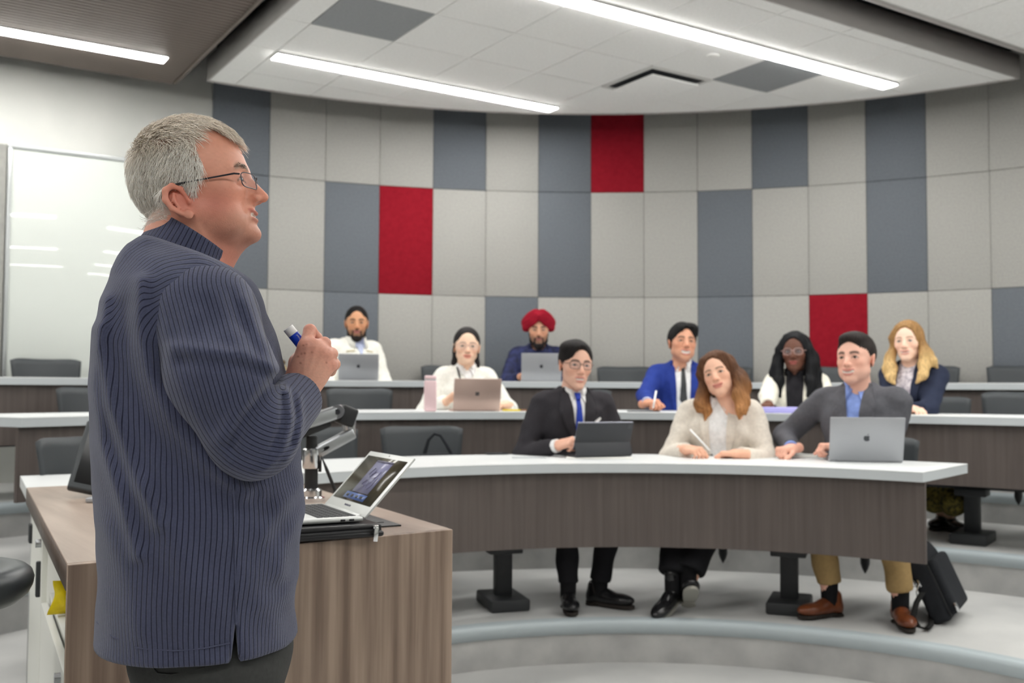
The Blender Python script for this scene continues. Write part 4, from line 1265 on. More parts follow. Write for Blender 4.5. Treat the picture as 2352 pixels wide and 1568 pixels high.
    if op:
        patch('shirt_front', V_OPEN[op], jk['shirt'], 0.0005, 0.003)
    if jk.get('lapel'):
        for pl_ in (LAPEL[jk['lapel']], mirror(LAPEL[jk['lapel']])): patch('lapel', pl_, jk['mat'], 0.004, 0.008)
    if jk.get('tie'):
        patch('tie', [(-0.0105, 1.015), (0.0105, 1.015), (0.024, 0.82), (0.0, 0.78), (-0.024, 0.82)], jk['tie'], 0.004, 0.004)
        patch('tie_knot', [(-0.016, 1.045), (0.016, 1.045), (0.010, 1.010), (-0.010, 1.010)], jk['tie'], 0.006, 0.008)
    nc = (hl[0] * 0.55, hl[1] * 0.55 + 0.02 * k)
    if jk.get('collar'):
        V, F = band(nc[0], nc[1], 0.060, 0.064, 1.045 * k, 1.088 * k, 22, 338, 0.16, 0.004, dip=0.022)
        new_obj('collar', mesh_np('collar', V, F, jk['collar']), r_)
        for mf in (lambda p: p, mirror):
            patch('collar_flap', mf([(0.006, 1.052), (0.050, 1.090), (0.066, 1.066), (0.036, 0.998)]), jk['collar'], 0.007, 0.004)
    if jk.get('standcollar'):
        V, F = band(nc[0], nc[1], 0.070, 0.074, 1.02 * k, 1.095 * k, 30, 330, 0.22, 0.008, dip=0.03)
        new_obj('stand_collar', mesh_np('stand_collar', V, F, jk['mat']), r_)
    if jk.get('jcollar'):
        V, F = band(nc[0], nc[1] - 0.004, 0.069, 0.074, 1.035 * k, 1.082 * k, 60, 300, 0.26, 0.006)
        new_obj('jacket_collar', mesh_np('jacket_collar', V, F, jk['mat']), r_)
    for nm, poly, m_, off, th in jk.get('patches', ()):
        patch(nm, poly, m_, off, th, 0.008)
    if jk.get('shirtcuff'):
        for s in (-1, 1):
            el, wr, _ = arms[s]; ax = (wr - el) / np.linalg.norm(wr - el)
            p0 = Vector(arms_c[s] - ax * 0.02); p1 = Vector(arms_c[s] + ax * 0.022)
            MB().tube([p0, p1], [0.036, 0.035], 16).build('shirt_cuff', jk['shirtcuff'], r_)
    # ---- trousers and shoes
    tm_ = c.get('trousers', ('trouser_grey', (0.088, 0.066, 0.054)))
    zc = {s: feet[s][2] + np.array([0, 0, c.get('hemz', 0.05)]) for s in (-1, 1)}
    def ftr(P):
        d = s_ell(P, (0, -0.01, 0.53 * k), (0.175, 0.135, 0.11))
        for s in (-1, 1):
            hip, kn, an, _ = feet[s]
            e = smin(s_cone(P, hip, kn, tm_[1][0], tm_[1][1]), s_cone(P, kn, zc[s], tm_[1][1], tm_[1][2]), 0.03)
            ax = (an - kn) / np.linalg.norm(an - kn)
            e = smax(e, (P - zc[s].astype(f32)) @ ax.astype(f32), 0.006)
            d = smin(d, e, 0.02)
        return (d + 0.004 * np.sin(40 * P[:, 2] + 10 * P[:, 0]) * np.sin(25 * P[:, 1] + 9)) * 0.9
    V, Q = sdf_mesh(ftr, lo, hi, 0.0095)
    new_obj('trousers', mesh_np('trousers', V, Q, tm_[0]), r_)
    shm = c.get('shoes', ('shoe_black', 'sole_dark'))
    for s in (-1, 1):
        hip, kn, an, fd = feet[s]
        side = np.cross(fd, (0, 0, 1.0)); side /= np.linalg.norm(side); upv = np.cross(side, fd)
        Rm = np.stack([side, fd, upv], 1)
        def fs(P):
            d = s_ell(P, (0, 0.105, 0.0), (0.044, 0.085, 0.030))
            d = smin(d, s_ell(P, (0, 0.02, 0.01), (0.036, 0.055, 0.040)), 0.03)
            d = smin(d, s_ell(P, (0, -0.045, 0.0), (0.033, 0.032, 0.045)), 0.025)
            d = smin(d, s_cone(P, (0, -0.02, 0.02), (0, -0.03, c.get('boot', 0.05)), 0.036, 0.036), 0.02)
            return np.maximum(d, -0.024 - P[:, 2])
        V, Q = sdf_mesh(fs, (-0.07, -0.1, -0.05), (0.07, 0.21, c.get('boot', 0.05) + 0.06), 0.0055)
        base = an - np.array([0, 0, 0.055])
        sh_o = new_obj('shoe', mesh_np('shoe', V @ Rm.T.astype(f32) + base.astype(f32), Q, shm[0]), r_)
        sol = MB(); pts = []
        for kk in range(26):
            a = 2 * math.pi * kk / 26
            yy = 0.055 + 0.135 * math.sin(a); ww = 0.034 + 0.010 * math.sin(a) + (0.003 if math.sin(a) > 0.3 else 0)
            pts.append((ww * math.cos(a), yy))
        sol.poly(pts, -0.036, -0.022)
        hl_ = []
        for kk in range(16):
            a = 2 * math.pi * kk / 16; hl_.append((0.034 * math.cos(a), -0.04 + 0.038 * math.sin(a)))
        sol.poly(hl_, -0.042, -0.034)
        sol.xf(Matrix([[float(x) for x in row] for row in Rm]).to_4x4()); sol.xf(Matrix.Translation(Vector(base)))
        sol.build('sole', shm[1], sh_o)
        MB().tube([Vector(an - np.array([0, 0, 0.04])), Vector(zc[s] + np.array([0, 0, 0.02]))], [0.038, 0.041], 14).build('sock', 'sock_black', r_)
    c['root'] = r_; c['HM'] = HM; c['arms'] = arms; c['k'] = k; c['loc'] = loc
    return r_
# ------------------------------------------------------------------ hair styles (head frame)
def h_crop(col):
    def mk(r_):
        f = lambda P: cap_sdf(P, 0.008, line=0.102, cw=0.061) + groove(P, 50, 0.0008)
        return hair_obj(f, (-0.11, -0.14, -0.09), (0.11, 0.12, 0.15), 0.004, col, r_)
    return mk
def h_sidepart(col):
    def mk(r_):
        def f(P):
            d = cap_sdf(P, 0.010, line=0.098, cw=0.064)
            v = s_ell(P, (0.028, 0.030, 0.082), (0.068, 0.070, 0.042))
            v = smin(v, s_ell(P, (0.060, 0.026, 0.058), (0.024, 0.046, 0.030)), 0.03)
            v = smax(v, -s_ell(P, (-0.020, 0.120, 0.036), (0.070, 0.078, 0.064)), 0.008)
            return smin(d, v, 0.02) + groove(P, 46, 0.0012)
        return hair_obj(f, (-0.12, -0.14, -0.09), (0.12, 0.13, 0.16), 0.004, col, r_)
    return mk
def h_curtain(col):
    def mk(r_):
        def f(P):
            d = cap_sdf(P, 0.012, line=0.100, cw=0.065)
            Q = P.copy(); Q[:, 0] = np.abs(P[:, 0] + 0.012)
            v = s_ell(Q, (0.028, 0.032, 0.080), (0.046, 0.064, 0.040))
            v = smin(v, s_cone(Q, (0.040, 0.068, 0.074), (0.060, 0.056, 0.050), 0.012, 0.007), 0.02)
            v = smax(v, -s_ell(P, (-0.012, 0.124, 0.032), (0.046, 0.070, 0.068)), 0.008)
            return smin(d, v, 0.02) + groove(P, 46, 0.0012)
        return hair_obj(f, (-0.12, -0.14, -0.09), (0.12, 0.13, 0.16), 0.004, col, r_)
    return mk
def h_quiff(col):
    def mk(r_):
        def f(P):
            d = cap_sdf(P, 0.008, line=0.102, cw=0.061)
            v = s_ell(P, (0.0, 0.028, 0.090), (0.062, 0.062, 0.034))
            v = smin(v, s_cone(P, (-0.036, 0.068, 0.080), (0.030, 0.068, 0.086), 0.013, 0.015), 0.02)
            v = smax(v, -s_ell(P, (0, 0.130, 0.022), (0.068, 0.070, 0.076)), 0.006)
            return smin(d, v, 0.02) + groove(P, 50, 0.0012)
        return hair_obj(f, (-0.12, -0.14, -0.09), (0.12, 0.14, 0.16), 0.004, col, r_)
    return mk
def h_back(col):
    """centre hairline, drawn back, loose ends behind the shoulders"""
    def mk(r_):
        def f(P):
            d = cap_sdf(P, 0.009, line=0.104, slope=0.9, back=-0.06)
            d = smin(d, s_ell(P, (0, -0.07, -0.02), (0.065, 0.05, 0.08)), 0.02)
            for s, x1, z1 in ((-1, -0.082, -0.20), (1, 0.066, -0.14)):
                d = smin(d, s_chain(P, [(s * 0.055, -0.055, -0.03), (s * 0.062, -0.05, -0.10), (x1, -0.035, z1)], [0.028, 0.024, 0.010], 0.02), 0.02)
            d = smin(d, s_chain(P, [(0.078, 0.02, 0.02), (0.086, 0.018, -0.03), (0.086, 0.012, -0.07)], [0.005, 0.004, 0.002], 0.006), 0.006)
            return d + groove(P, 50, 0.001)
        return hair_obj(f, (-0.13, -0.15, -0.24), (0.13, 0.12, 0.15), 0.0042, col, r_)
    return mk
def h_long(col, tip, locks, t=0.014, line=0.098, part=0.0, zr=(-0.02, -0.2), wav=0.006, lo=-0.34):
    def mk(r_):
        def f(P):
            W = P.copy()
            W[:, 0] += wav * np.sin(P[:, 2] * 42 + 2 * np.sign(P[:, 0])); W[:, 1] += wav * 0.7 * np.cos(P[:, 2] * 36 + 5 * P[:, 0])
            d = cap_sdf(P, t, line=line, slope=0.15, back=-0.10, ear=False)
            d = smax(d, -s_ell(P, (part, 0.128, 0.042), (0.040, 0.062, 0.074)), 0.01)
            for pts, rads in locks:
                d = smin(d, s_chain(W, pts, rads, 0.02), 0.016)
            a = np.arctan2(P[:, 0], P[:, 1] + 0.03)
            d = d + 0.0016 * np.sin(a * 60 + 25 * P[:, 2] + 3 * np.sin(P[:, 2] * 30)) + 0.001 * np.sin(a * 23 - 40 * P[:, 2])
            return smax(d, -s_ell(P, (0, 0.135, -0.042), (0.060, 0.085, 0.108)), 0.006)
        return hair_obj(f, (-0.22, -0.17, lo), (0.22, 0.17, 0.16), 0.0048, col, r_, tip=tip, zr=zr)
    return mk
def turban(r_):
    def f(P):
        Q = P.copy(); Q[:, 0] = np.abs(Q[:, 0])
        d = s_ell(P, (0, -0.016, 0.062), (0.108, 0.118, 0.088))
        d = smin(d, s_cone(Q, (0.0, 0.080, 0.098), (0.094, -0.005, 0.010), 0.030, 0.026), 0.03)
        d = smin(d, s_cone(Q, (0.03, 0.055, 0.125), (0.10, -0.02, 0.055), 0.026, 0.026), 0.03)
        t = P[:, 2] + 0.75 * Q[:, 0]
        d = d - 0.0018 * np.abs(np.sin(t * 105)) * ss(P[:, 1], -0.06, 0.04)
        op = np.maximum(Q[:, 0] - np.clip((0.070 - P[:, 2]) * 0.95, 0, 0.072), 0.02 - P[:, 1])
        d = smax(d, -op * 0.7, 0.006)
        return smax(d, (-0.034 + 0.25 * (P[:, 1] + 0.02)) - P[:, 2], 0.012)
    V, Q = sdf_mesh(f, (-0.15, -0.16, -0.1), (0.15, 0.15, 0.19), 0.0042)
    return new_obj('turban', mesh_np('turban', V, Q, 'turban_red'), r_)
def beard_full(col, ln=0.02, keep=0.0):
    def mk(r_):
        def f(P):
            Q = P.copy(); Q[:, 0] = np.abs(Q[:, 0])
            d = s_cone(Q, (0.062, 0.005, -0.030), (0.046, 0.018, -0.082), 0.012, 0.018)
            d = smin(d, s_cone(Q, (0.046, 0.018, -0.082), (0.0, 0.070, -0.112 - ln * 0.5), 0.017, 0.022), 0.02)
            d = smin(d, s_ell(P, (0, 0.060, -0.108 - ln * 0.5), (0.036, 0.030, 0.022 + ln * 0.6)), 0.02)
            m_ = s_cone(Q, (0.003, 0.0925, -0.0545), (0.026, 0.080, -0.064), 0.0052, 0.005)
            m_ = smin(m_, s_cone(Q, (0.026, 0.080, -0.064), (0.030, 0.068, -0.092), 0.005, 0.010), 0.01)
            d = smin(d, m_, 0.008)
            d = smax(d, -s_ell(P, (0, 0.100, -0.069), (0.021, 0.030, 0.0095)), 0.003)
            return d + 0.0007 * np.sin(P[:, 0] * 500) * np.sin(P[:, 2] * 480 + P[:, 1] * 300)
        return hair_obj(f, (-0.1, -0.06, -0.17), (0.1, 0.12, -0.01), 0.0034, col, r_, name='beard')
    return mk
def lock(s, pts, rads): return [((s * x), y, z) for x, y, z in pts], rads

# ------------------------------------------------------------------ the seated people
def wt(px, py, yy): return at_y(px, py, yy)
RF = 2.46                       # radius of the heads in the front row
people = []
people.append(dict(label='man in black suit, blue tie and glasses behind a black tablet', head=(1322, 838), R=RF, tier=T1, look=18, nod=-2, tilt=-4, turn=6, lean=0.06,
    skin=(226, 180, 158), lip=(200, 116, 112), brow=(52, 44, 42), face=dict(jaw=0.93, chin=0.004, open=0.0032, teeth=True, lip=0.9), hair=h_sidepart((34, 31, 31)),
    glasses=dict(m='glasses_metal', rw=0.025, rh=0.019, square=3.0),
    rh=dict(at=wt(1284, 1022, 5.16), curl=(0.55, 0.8, 0.9, 0.95), dir=(-0.55, 0.75, 0.25), up=(0.55, 0.2, 0.8), pole=(0.55, -0.5, -0.6)),
    lh=dict(at=wt(1398, 1024, 5.24), curl=0.4, dir=(0.7, 0.6, -0.1), pole=(-0.55, -0.5, -0.6)),
    rf=dict(at=at_z(1305, 1352, T1 + 0.10), dir=(0.15, 1, 0)), lf=dict(at=at_z(1378, 1345, T1 + 0.10), dir=(-0.75, 0.75, 0)),
    jacket=dict(mat='suit_black', open='suit', shirt='shirt_white', lapel='suit', tie='tie_blue', collar='shirt_white', jcollar=True, shirtcuff='shirt_white',
                patches=[('pocket_square', [(-0.082, 0.905), (-0.118, 0.925), (-0.124, 0.917), (-0.092, 0.892)], 'shirt_white', 0.004, 0.005)]),
    trousers=('trouser_black', (0.085, 0.064, 0.052)), hemz=0.03))
BW = [lock(1, [(0.045, 0.045, 0.085), (0.082, 0.030, 0.02), (0.098, 0.018, -0.06), (0.125, 0.05, -0.13), (0.150, 0.045, -0.155)], [0.022, 0.024, 0.03, 0.028, 0.012]),
      lock(1, [(0.06, -0.02, 0.06), (0.092, -0.02, -0.03), (0.105, -0.01, -0.10), (0.105, 0.04, -0.17), (0.115, 0.06, -0.21)], [0.03, 0.032, 0.034, 0.022, 0.006]),
      lock(-1, [(0.045, 0.045, 0.085), (0.082, 0.032, 0.02), (0.092, 0.028, -0.06), (0.085, 0.06, -0.14), (0.07, 0.085, -0.22), (0.062, 0.09, -0.26)], [0.022, 0.024, 0.028, 0.030, 0.022, 0.006]),
      lock(-1, [(0.06, -0.02, 0.06), (0.096, -0.015, -0.03), (0.106, 0.0, -0.10), (0.10, 0.05, -0.17), (0.092, 0.075, -0.24)], [0.03, 0.034, 0.036, 0.026, 0.008]),
      lock(1, [(0.0, -0.09, 0.02), (0.03, -0.095, -0.08), (0.05, -0.08, -0.17)], [0.05, 0.05, 0.03]), lock(-1, [(0.0, -0.09, 0.02), (0.03, -0.095, -0.08), (0.05, -0.08, -0.17)], [0.05, 0.05, 0.03])]
people.append(dict(label='woman in beige blazer with long wavy brown hair writing with a white pencil', head=(1652, 861), R=RF + 0.02, tier=T1, look=-16, nod=6, tilt=17, turn=-6, lean=0.08, fem=1, wide=0.97, hs=1.0,
    skin=(232, 184, 158), lip=(204, 108, 104), brow=(96, 68, 54), face=dict(jaw=0.98, fat=0.004, nose=0.8, smile=0.5, brow=0.8, ear=0.0, lip=1.05), hair=h_long((98, 66, 46), (182, 128, 80), BW),
    rh=dict(at=wt(1580, 1032, 5.14), curl=(0.5, 0.7, 0.75, 0.8), dir=(-0.75, 0.65, 0.0), up=(0.2, 0.1, 0.95), pole=(0.55, -0.5, -0.6), size=0.9),
    lh=dict(at=wt(1692, 1042, 5.08), curl=0.5, dir=(0.95, 0.1, 0), pole=(-0.55, -0.5, -0.6), size=0.9),
    rf=dict(at=at_z(1545, 1345, T1 + 0.13), dir=(0.35, 0.9, -0.35)), lf=dict(at=at_z(1582, 1338, T1 + 0.15), dir=(-0.2, 0.85, 0.5)),
    jacket=dict(mat='blazer_beige', open='wide', shirt='shirt_white', lapel='wide', collar='shirt_white', jcollar=True, sleeve=(0.070, 0.060, 0.044)),
    trousers=('trouser_black', (0.09, 0.072, 0.075)), hemz=0.06, boot=0.11, shoes=('shoe_black', 'sole_grey')))
people.append(dict(label='smiling man in grey suit and open blue shirt behind the large grey laptop', head=(1966, 824), R=RF - 0.02, tier=T1, look=-24, nod=4, tilt=2, turn=-4, lean=0.08, wide=1.05, hs=1.05,
    skin=(232, 182, 162), lip=(202, 118, 112), brow=(58, 44, 40), face=dict(jaw=1.04, fat=0.003, smile=0.9, open=0.0038, teeth=True, lip=0.85, brow=1.2), hair=h_quiff((48, 42, 40)),
    rh=dict(at=wt(1818, 1030, 5.12), curl=(0.85, 0.9, 0.95, 1.0), dir=(0.35, 0.9, -0.05), pole=(0.8, -0.5, -0.5)),
    lh=dict(at=wt(1925, 1024, 5.0), curl=0.8, dir=(0.85, 0.5, 0), pole=(-0.55, -0.5, -0.6)),
    rf=dict(at=at_z(1905, 1368, T1 + 0.10), dir=(0.55, 0.85, 0)), lf=dict(at=at_z(2068, 1385, T1 + 0.10), dir=(-0.40, 0.9, 0)),
    jacket=dict(mat='suit_grey', open='suit', shirt='shirt_blue', lapel='suit', collar='shirt_blue', jcollar=True, shirtcuff='shirt_blue', sleeve=(0.070, 0.060, 0.044)),
    trousers=('trouser_khaki', (0.09, 0.07, 0.058)), hemz=0.06, shoes=('shoe_brown', 'sole_dark')))
RM = 3.78
people.append(dict(label='woman in white vest with round glasses behind the pink laptop', head=(1072, 797), R=RM, tier=T2, look=4, nod=2, tilt=-2, lean=0.08, fem=1, wide=0.9, hs=1.02,
    skin=(240, 204, 178), lip=(222, 100, 92), brow=(90, 76, 68), face=dict(jaw=0.97, long=0.93, nose=0.8, brow=0.7, lip=1.0), hair=h_back((42, 38, 38)), hres=0.0042,
    glasses=dict(m='glasses_clear', rw=0.026, rh=0.022, square=2.2, th=0.0012),
    rh=dict(at=wt(1030, 918, 6.36), curl=0.6, dir=(-0.5, 0.6, 0.5), pole=(0.55, -0.5, -0.6), size=0.9), lh=dict(at=wt(1160, 930, 6.36), curl=0.4, dir=(0.7, 0.6, 0), pole=(-0.55, -0.5, -0.6), size=0.9),
    jacket=dict(mat='vest_white', open='narrow', shirt='shirt_white', collar='shirt_white', name='vest', sleeve=(0.066, 0.058, 0.048), res=0.009,
                patches=[('strap', [(0.062, 1.062), (0.070, 1.056), (0.052, 0.93), (0.043, 0.935)], 'strap_black', 0.003, 0.003)])))
people.append(dict(label='laughing man in bright blue suit with dark tie holding a white pen', head=(1567, 788), R=RM, tier=T2, look=16, nod=8, tilt=-4, turn=4, lean=0.04, hs=1.06,
    skin=(214, 158, 130), lip=(196, 104, 98), brow=(40, 34, 32), face=dict(jaw=1.03, fat=0.003, smile=0.9, open=0.0065, teeth=True, eye=0.35), hair=h_curtain((30, 29, 30)), hres=0.0042,
    rh=dict(at=wt(1487, 926, 6.25), curl=(0.7, 0.85, 0.9, 0.95), dir=(-0.5, 0.85, 0.1), up=(0.3, 0, 0.95), pole=(0.55, -0.5, -0.6)), lh=dict(at=wt(1640, 934, 6.3), curl=0.5, pole=(-0.55, -0.5, -0.6)),
    jacket=dict(mat='suit_blue', open='wide', shirt='shirt_white', lapel='wide', tie='tie_dark', collar='shirt_white', jcollar=True, shirtcuff='shirt_pale', res=0.0085)))
BL = [lock(s, [(0.04, 0.04, 0.09), (0.085, 0.03, 0.01), (0.098, 0.025, -0.08), (0.095, 0.05, -0.18), (0.085, 0.07, -0.27)], [0.024, 0.028, 0.032, 0.032, 0.012]) for s in (-1, 1)] + \
     [lock(s, [(0.05, -0.03, 0.07), (0.10, -0.02, -0.03), (0.118, 0.0, -0.13), (0.125, 0.02, -0.25), (0.12, 0.03, -0.33)], [0.034, 0.036, 0.036, 0.034, 0.012]) for s in (-1, 1)] + [lock(1, [(0, -0.09, 0.02), (0, -0.10, -0.2)], [0.06, 0.07])]
people.append(dict(label='woman with long straight black hair, cream jacket and glasses', head=(1826, 809), R=RM, tier=T2, look=-8, nod=2, tilt=1, lean=0.06, fem=1, wide=0.92, hs=1.02,
    skin=(104, 68, 54), lip=(176, 92, 88), brow=(28, 22, 20), face=dict(jaw=0.95, nose=0.85, lip=1.25, brow=0.8, ear=0.0), hair=h_long((27, 28, 31), None, BL, wav=0.003, lo=-0.38), hres=0.0042,
    glasses=dict(m='glasses_clear', rw=0.026, rh=0.021, square=2.3, th=0.0014),
    rh=dict(at=wt(1762, 938, 6.05), curl=0.45, dir=(0.1, 0.95, -0.1), pole=(0.55, -0.5, -0.6), size=0.9), lh=dict(at=wt(1890, 940, 6.1), curl=0.4, pole=(-0.55, -0.5, -0.6), size=0.9),
    jacket=dict(mat='jacket_cream', open='wide', shirt='shirt_black', collar='shirt_black', res=0.009)))
BD = [lock(s, [(0.035, 0.04, 0.09), (0.080, 0.03, 0.02), (0.088, 0.028, -0.07), (0.098, 0.05, -0.15), (0.085, 0.085, -0.21), (0.06, 0.10, -0.25)], [0.02, 0.022, 0.026, 0.030, 0.026, 0.010]) for s in (-1, 1)] + \
     [lock(-1, [(0.07, -0.01, 0.02), (0.10, 0.0, -0.08), (0.14, 0.02, -0.13), (0.155, 0.0, -0.16)], [0.024, 0.028, 0.024, 0.01]), lock(1, [(0.07, -0.01, 0.02), (0.10, 0.0, -0.08), (0.13, 0.03, -0.16), (0.12, 0.06, -0.20)], [0.024, 0.028, 0.026, 0.012]),
      lock(1, [(0, -0.09, 0.02), (0, -0.09, -0.12)], [0.05, 0.05])]
people.append(dict(label='blonde woman in navy blazer with wavy hair, arms folded on the table', head=(2086, 785), R=RM, tier=T2, look=-14, nod=2, tilt=3, turn=-14, lean=0.08, fem=1, wide=0.92, hs=1.0,
    skin=(244, 206, 184), lip=(216, 134, 124), brow=(150, 114, 84), eyes='blue', face=dict(jaw=0.93, nose=0.85, smile=0.7, open=0.002, teeth=True, brow=0.7, ear=0.6), hair=h_long((168, 128, 82), (226, 190, 132), BD, wav=0.007, zr=(-0.0, -0.14)), hres=0.0042,
    rh=dict(at=wt(2092, 940, 5.9), curl=0.4, dir=(-0.8, 0.5, 0), pole=(0.55, -0.5, -0.6), size=0.88), lh=dict(at=wt(2055, 940, 5.9), curl=0.4, dir=(0.9, 0.4, 0), pole=(-0.55, -0.5, -0.6), size=0.88),
    rf=dict(at=at_z(2165, 1178, T2 + 0.10), dir=(0, 1, 0)), lf=dict(at=at_z(2180, 1182, T2 + 0.10), dir=(-0.7, 0.7, 0)),
    jacket=dict(mat='suit_navy', open='wide', shirt='blouse_print', jcollar=True, lapel='wide', res=0.009), trousers=('trouser_pattern', (0.085, 0.066, 0.05))))
RB = 5.12
people.append(dict(label='bearded man in white zip jacket behind a grey laptop', head=(819, 742), R=RB, tier=T3, look=2, nod=0, tilt=0, turn=16, lean=0.02, wide=1.06, hs=1.03,
    skin=(206, 152, 116), lip=(186, 112, 112), brow=(36, 28, 26), face=dict(jaw=0.98, smile=0.4, brow=1.15, ear=1.1), hair=h_crop((32, 29, 28)), beard=((40, 32, 30), 0.55), beardf=beard_full((38, 31, 29), 0.004), hres=0.0042,
    rh=dict(loc=(0.16, 0.26, 0.60), curl=0.4, pole=(0.55, -0.5, -0.6)), lh=dict(loc=(-0.16, 0.26, 0.60), curl=0.4, pole=(-0.55, -0.5, -0.6)),
    jacket=dict(mat='jacket_white', open='narrow', shirt='shirt_pale', collar='shirt_pale', standcollar=True, res=0.009, sleeve=(0.075, 0.066, 0.052), off=0.02,
                patches=[('piping', [(0.05, 0.985), (0.115, 0.978), (0.115, 0.968), (0.05, 0.975)], 'trim_tan', 0.001, 0.003), ('piping', [(-0.05, 0.985), (-0.115, 0.978), (-0.115, 0.968), (-0.05, 0.975)], 'trim_tan', 0.001, 0.003),
                         ('zip', [(-0.004, 0.94), (0.004, 0.94), (0.004, 0.70), (-0.004, 0.70)], 'trim_tan', 0.001, 0.003)])))
people.append(dict(label='man in red turban and dark plaid shirt behind a grey laptop', head=(1237, 757), R=RB, tier=T3, look=2, nod=-4, tilt=0, lean=0.08, wide=1.06, hs=1.05,
    skin=(206, 156, 128), lip=(168, 104, 100), brow=(34, 28, 28), face=dict(jaw=1.0, brow=1.3, ear=0.0), hair=turban, beard=((36, 30, 30), 0.6), beardf=beard_full((33, 29, 30), 0.016), hres=0.0042,
    rh=dict(at=wt(1198, 864, 7.72), curl=0.7, dir=(-0.3, 0.9, 0.2), pole=(0.55, -0.5, -0.6)), lh=dict(at=wt(1262, 866, 7.80), curl=0.5, pole=(-0.55, -0.5, -0.6)),
    jacket=dict(mat='plaid', name='shirt', jcollar=True, res=0.009)))
for c_ in people: student(c_)
# ------------------------------------------------------------------ the speaker
LC = np.array([-0.555, 1.75]); LX = np.array([0.9540, 0.2998]); LY = np.array([-0.2998, 0.9540])
LROOT = empty('person', (LC[0], LC[1], 0.0), math.atan2(LX[1], LX[0]))
tag(LROOT, 'grey haired man with glasses in ribbed blue sweater holding a marker', 'person')
def LP(px, py, yo=0.0):
    """speaker frame: x to the image right, y away from the camera, z up"""
    r = ray(px, py)
    t = (yo + LC @ LY) / (r[:2] @ LY)
    p = r * t
    q = p[:2] - LC
    return np.array([q @ LX, yo, p[2] + CAM_Z])
SIL = [(545, 330, 480), (575, 293, 512), (600, 274, 530), (640, 253, 560), (700, 234, 606), (760, 221, 630), (800, 214, 642), (860, 209, 656), (900, 207, 666), (1000, 208, 684),
       (1100, 213, 693), (1150, 217, 695), (1200, 222, 692), (1300, 226, 681), (1400, 222, 674), (1450, 216, 679), (1560, 212, 682)]
_z, _l, _r = [], [], []
for py, l, r in SIL:
    a = LP(l, py); b = LP(r, py); _z.append((a[2] + b[2]) / 2); _l.append(a[0]); _r.append(b[0])
_z = np.array(_z[::-1]); _l = np.array(_l[::-1]); _r = np.array(_r[::-1])
_dz = np.array([0.70, 0.86, 0.98, 1.08, 1.2, 1.3, 1.40, 1.45, 1.49, 1.52, 1.56]); _dd = np.array([0.205, 0.205, 0.215, 0.215, 0.205, 0.20, 0.19, 0.172, 0.14, 0.11, 0.07])
def loft(P, grow=0.0):
    z = P[:, 2]
    l = np.interp(z, _z, _l); r = np.interp(z, _z, _r); b = np.interp(z, _dz, _dd) + grow
    cx = (l + r) / 2; a = (r - l) / 2 + grow
    u = np.abs((P[:, 0] - cx) / a); v = np.abs(P[:, 1] / b)
    q = (u ** 2.3 + v ** 2.3) ** (1 / 2.3)
    return (q - 1) * np.minimum(a, b) * 0.9
def seg_dist2(P, pts):
    """distance in the (x, z) plane to a polyline"""
    d = None
    for a, b in zip(pts[:-1], pts[1:]):
        a2 = np.array([a[0], a[2]], f32); b2 = np.array([b[0], b[2]], f32); ab = b2 - a2
        q = P[:, [0, 2]] - a2; h = np.clip(q @ ab / (ab @ ab), 0, 1); e = q - h[:, None] * ab
        e = np.sqrt((e * e).sum(1)); d = e if d is None else np.minimum(d, e)
    return d
def folds(P, lst):
    o = 0.0
    for pts, amp, w in lst:
        o = o + amp * np.exp(-(seg_dist2(P, pts) / w) ** 2)
    return o
def pxl(lst, yo=-0.2): return [LP(a, b, yo) for a, b in lst]
TORSO_FOLDS = [(pxl([(243, 690), (238, 800), (262, 930), (312, 1060), (372, 1180)], -0.1), 0.010, 0.012), (pxl([(228, 760), (226, 880), (246, 1010), (290, 1130), (330, 1240)], -0.05), 0.009, 0.012),
               (pxl([(322, 640), (318, 740), (345, 860), (400, 970), (470, 1060), (560, 1130)]), 0.010, 0.013), (pxl([(284, 700), (290, 830), (330, 950), (380, 1040), (440, 1120)]), -0.005, 0.013),
               (pxl([(400, 900), (450, 1000), (520, 1090), (600, 1130)]), 0.006, 0.012), (pxl([(690, 1110), (640, 1150), (600, 1210)], -0.1), 0.004, 0.014), (pxl([(690, 1180), (650, 1230), (640, 1300)], -0.1), 0.004, 0.014),
               (pxl([(250, 1200), (300, 1320), (330, 1420)], -0.1), 0.004, 0.02), (pxl([(680, 1330), (640, 1360), (590, 1365)], -0.1), 0.003, 0.014), (pxl([(330, 1120), (400, 1220), (440, 1350)]), 0.004, 0.02),
               (pxl([(268, 620), (300, 570), (335, 560)], -0.02), 0.004, 0.012)]
S0 = LP(462, 712, -0.140); S1 = LP(506, 860, -0.190); EL = LP(580, 995, -0.205); WR = LP(686, 912, -0.075)
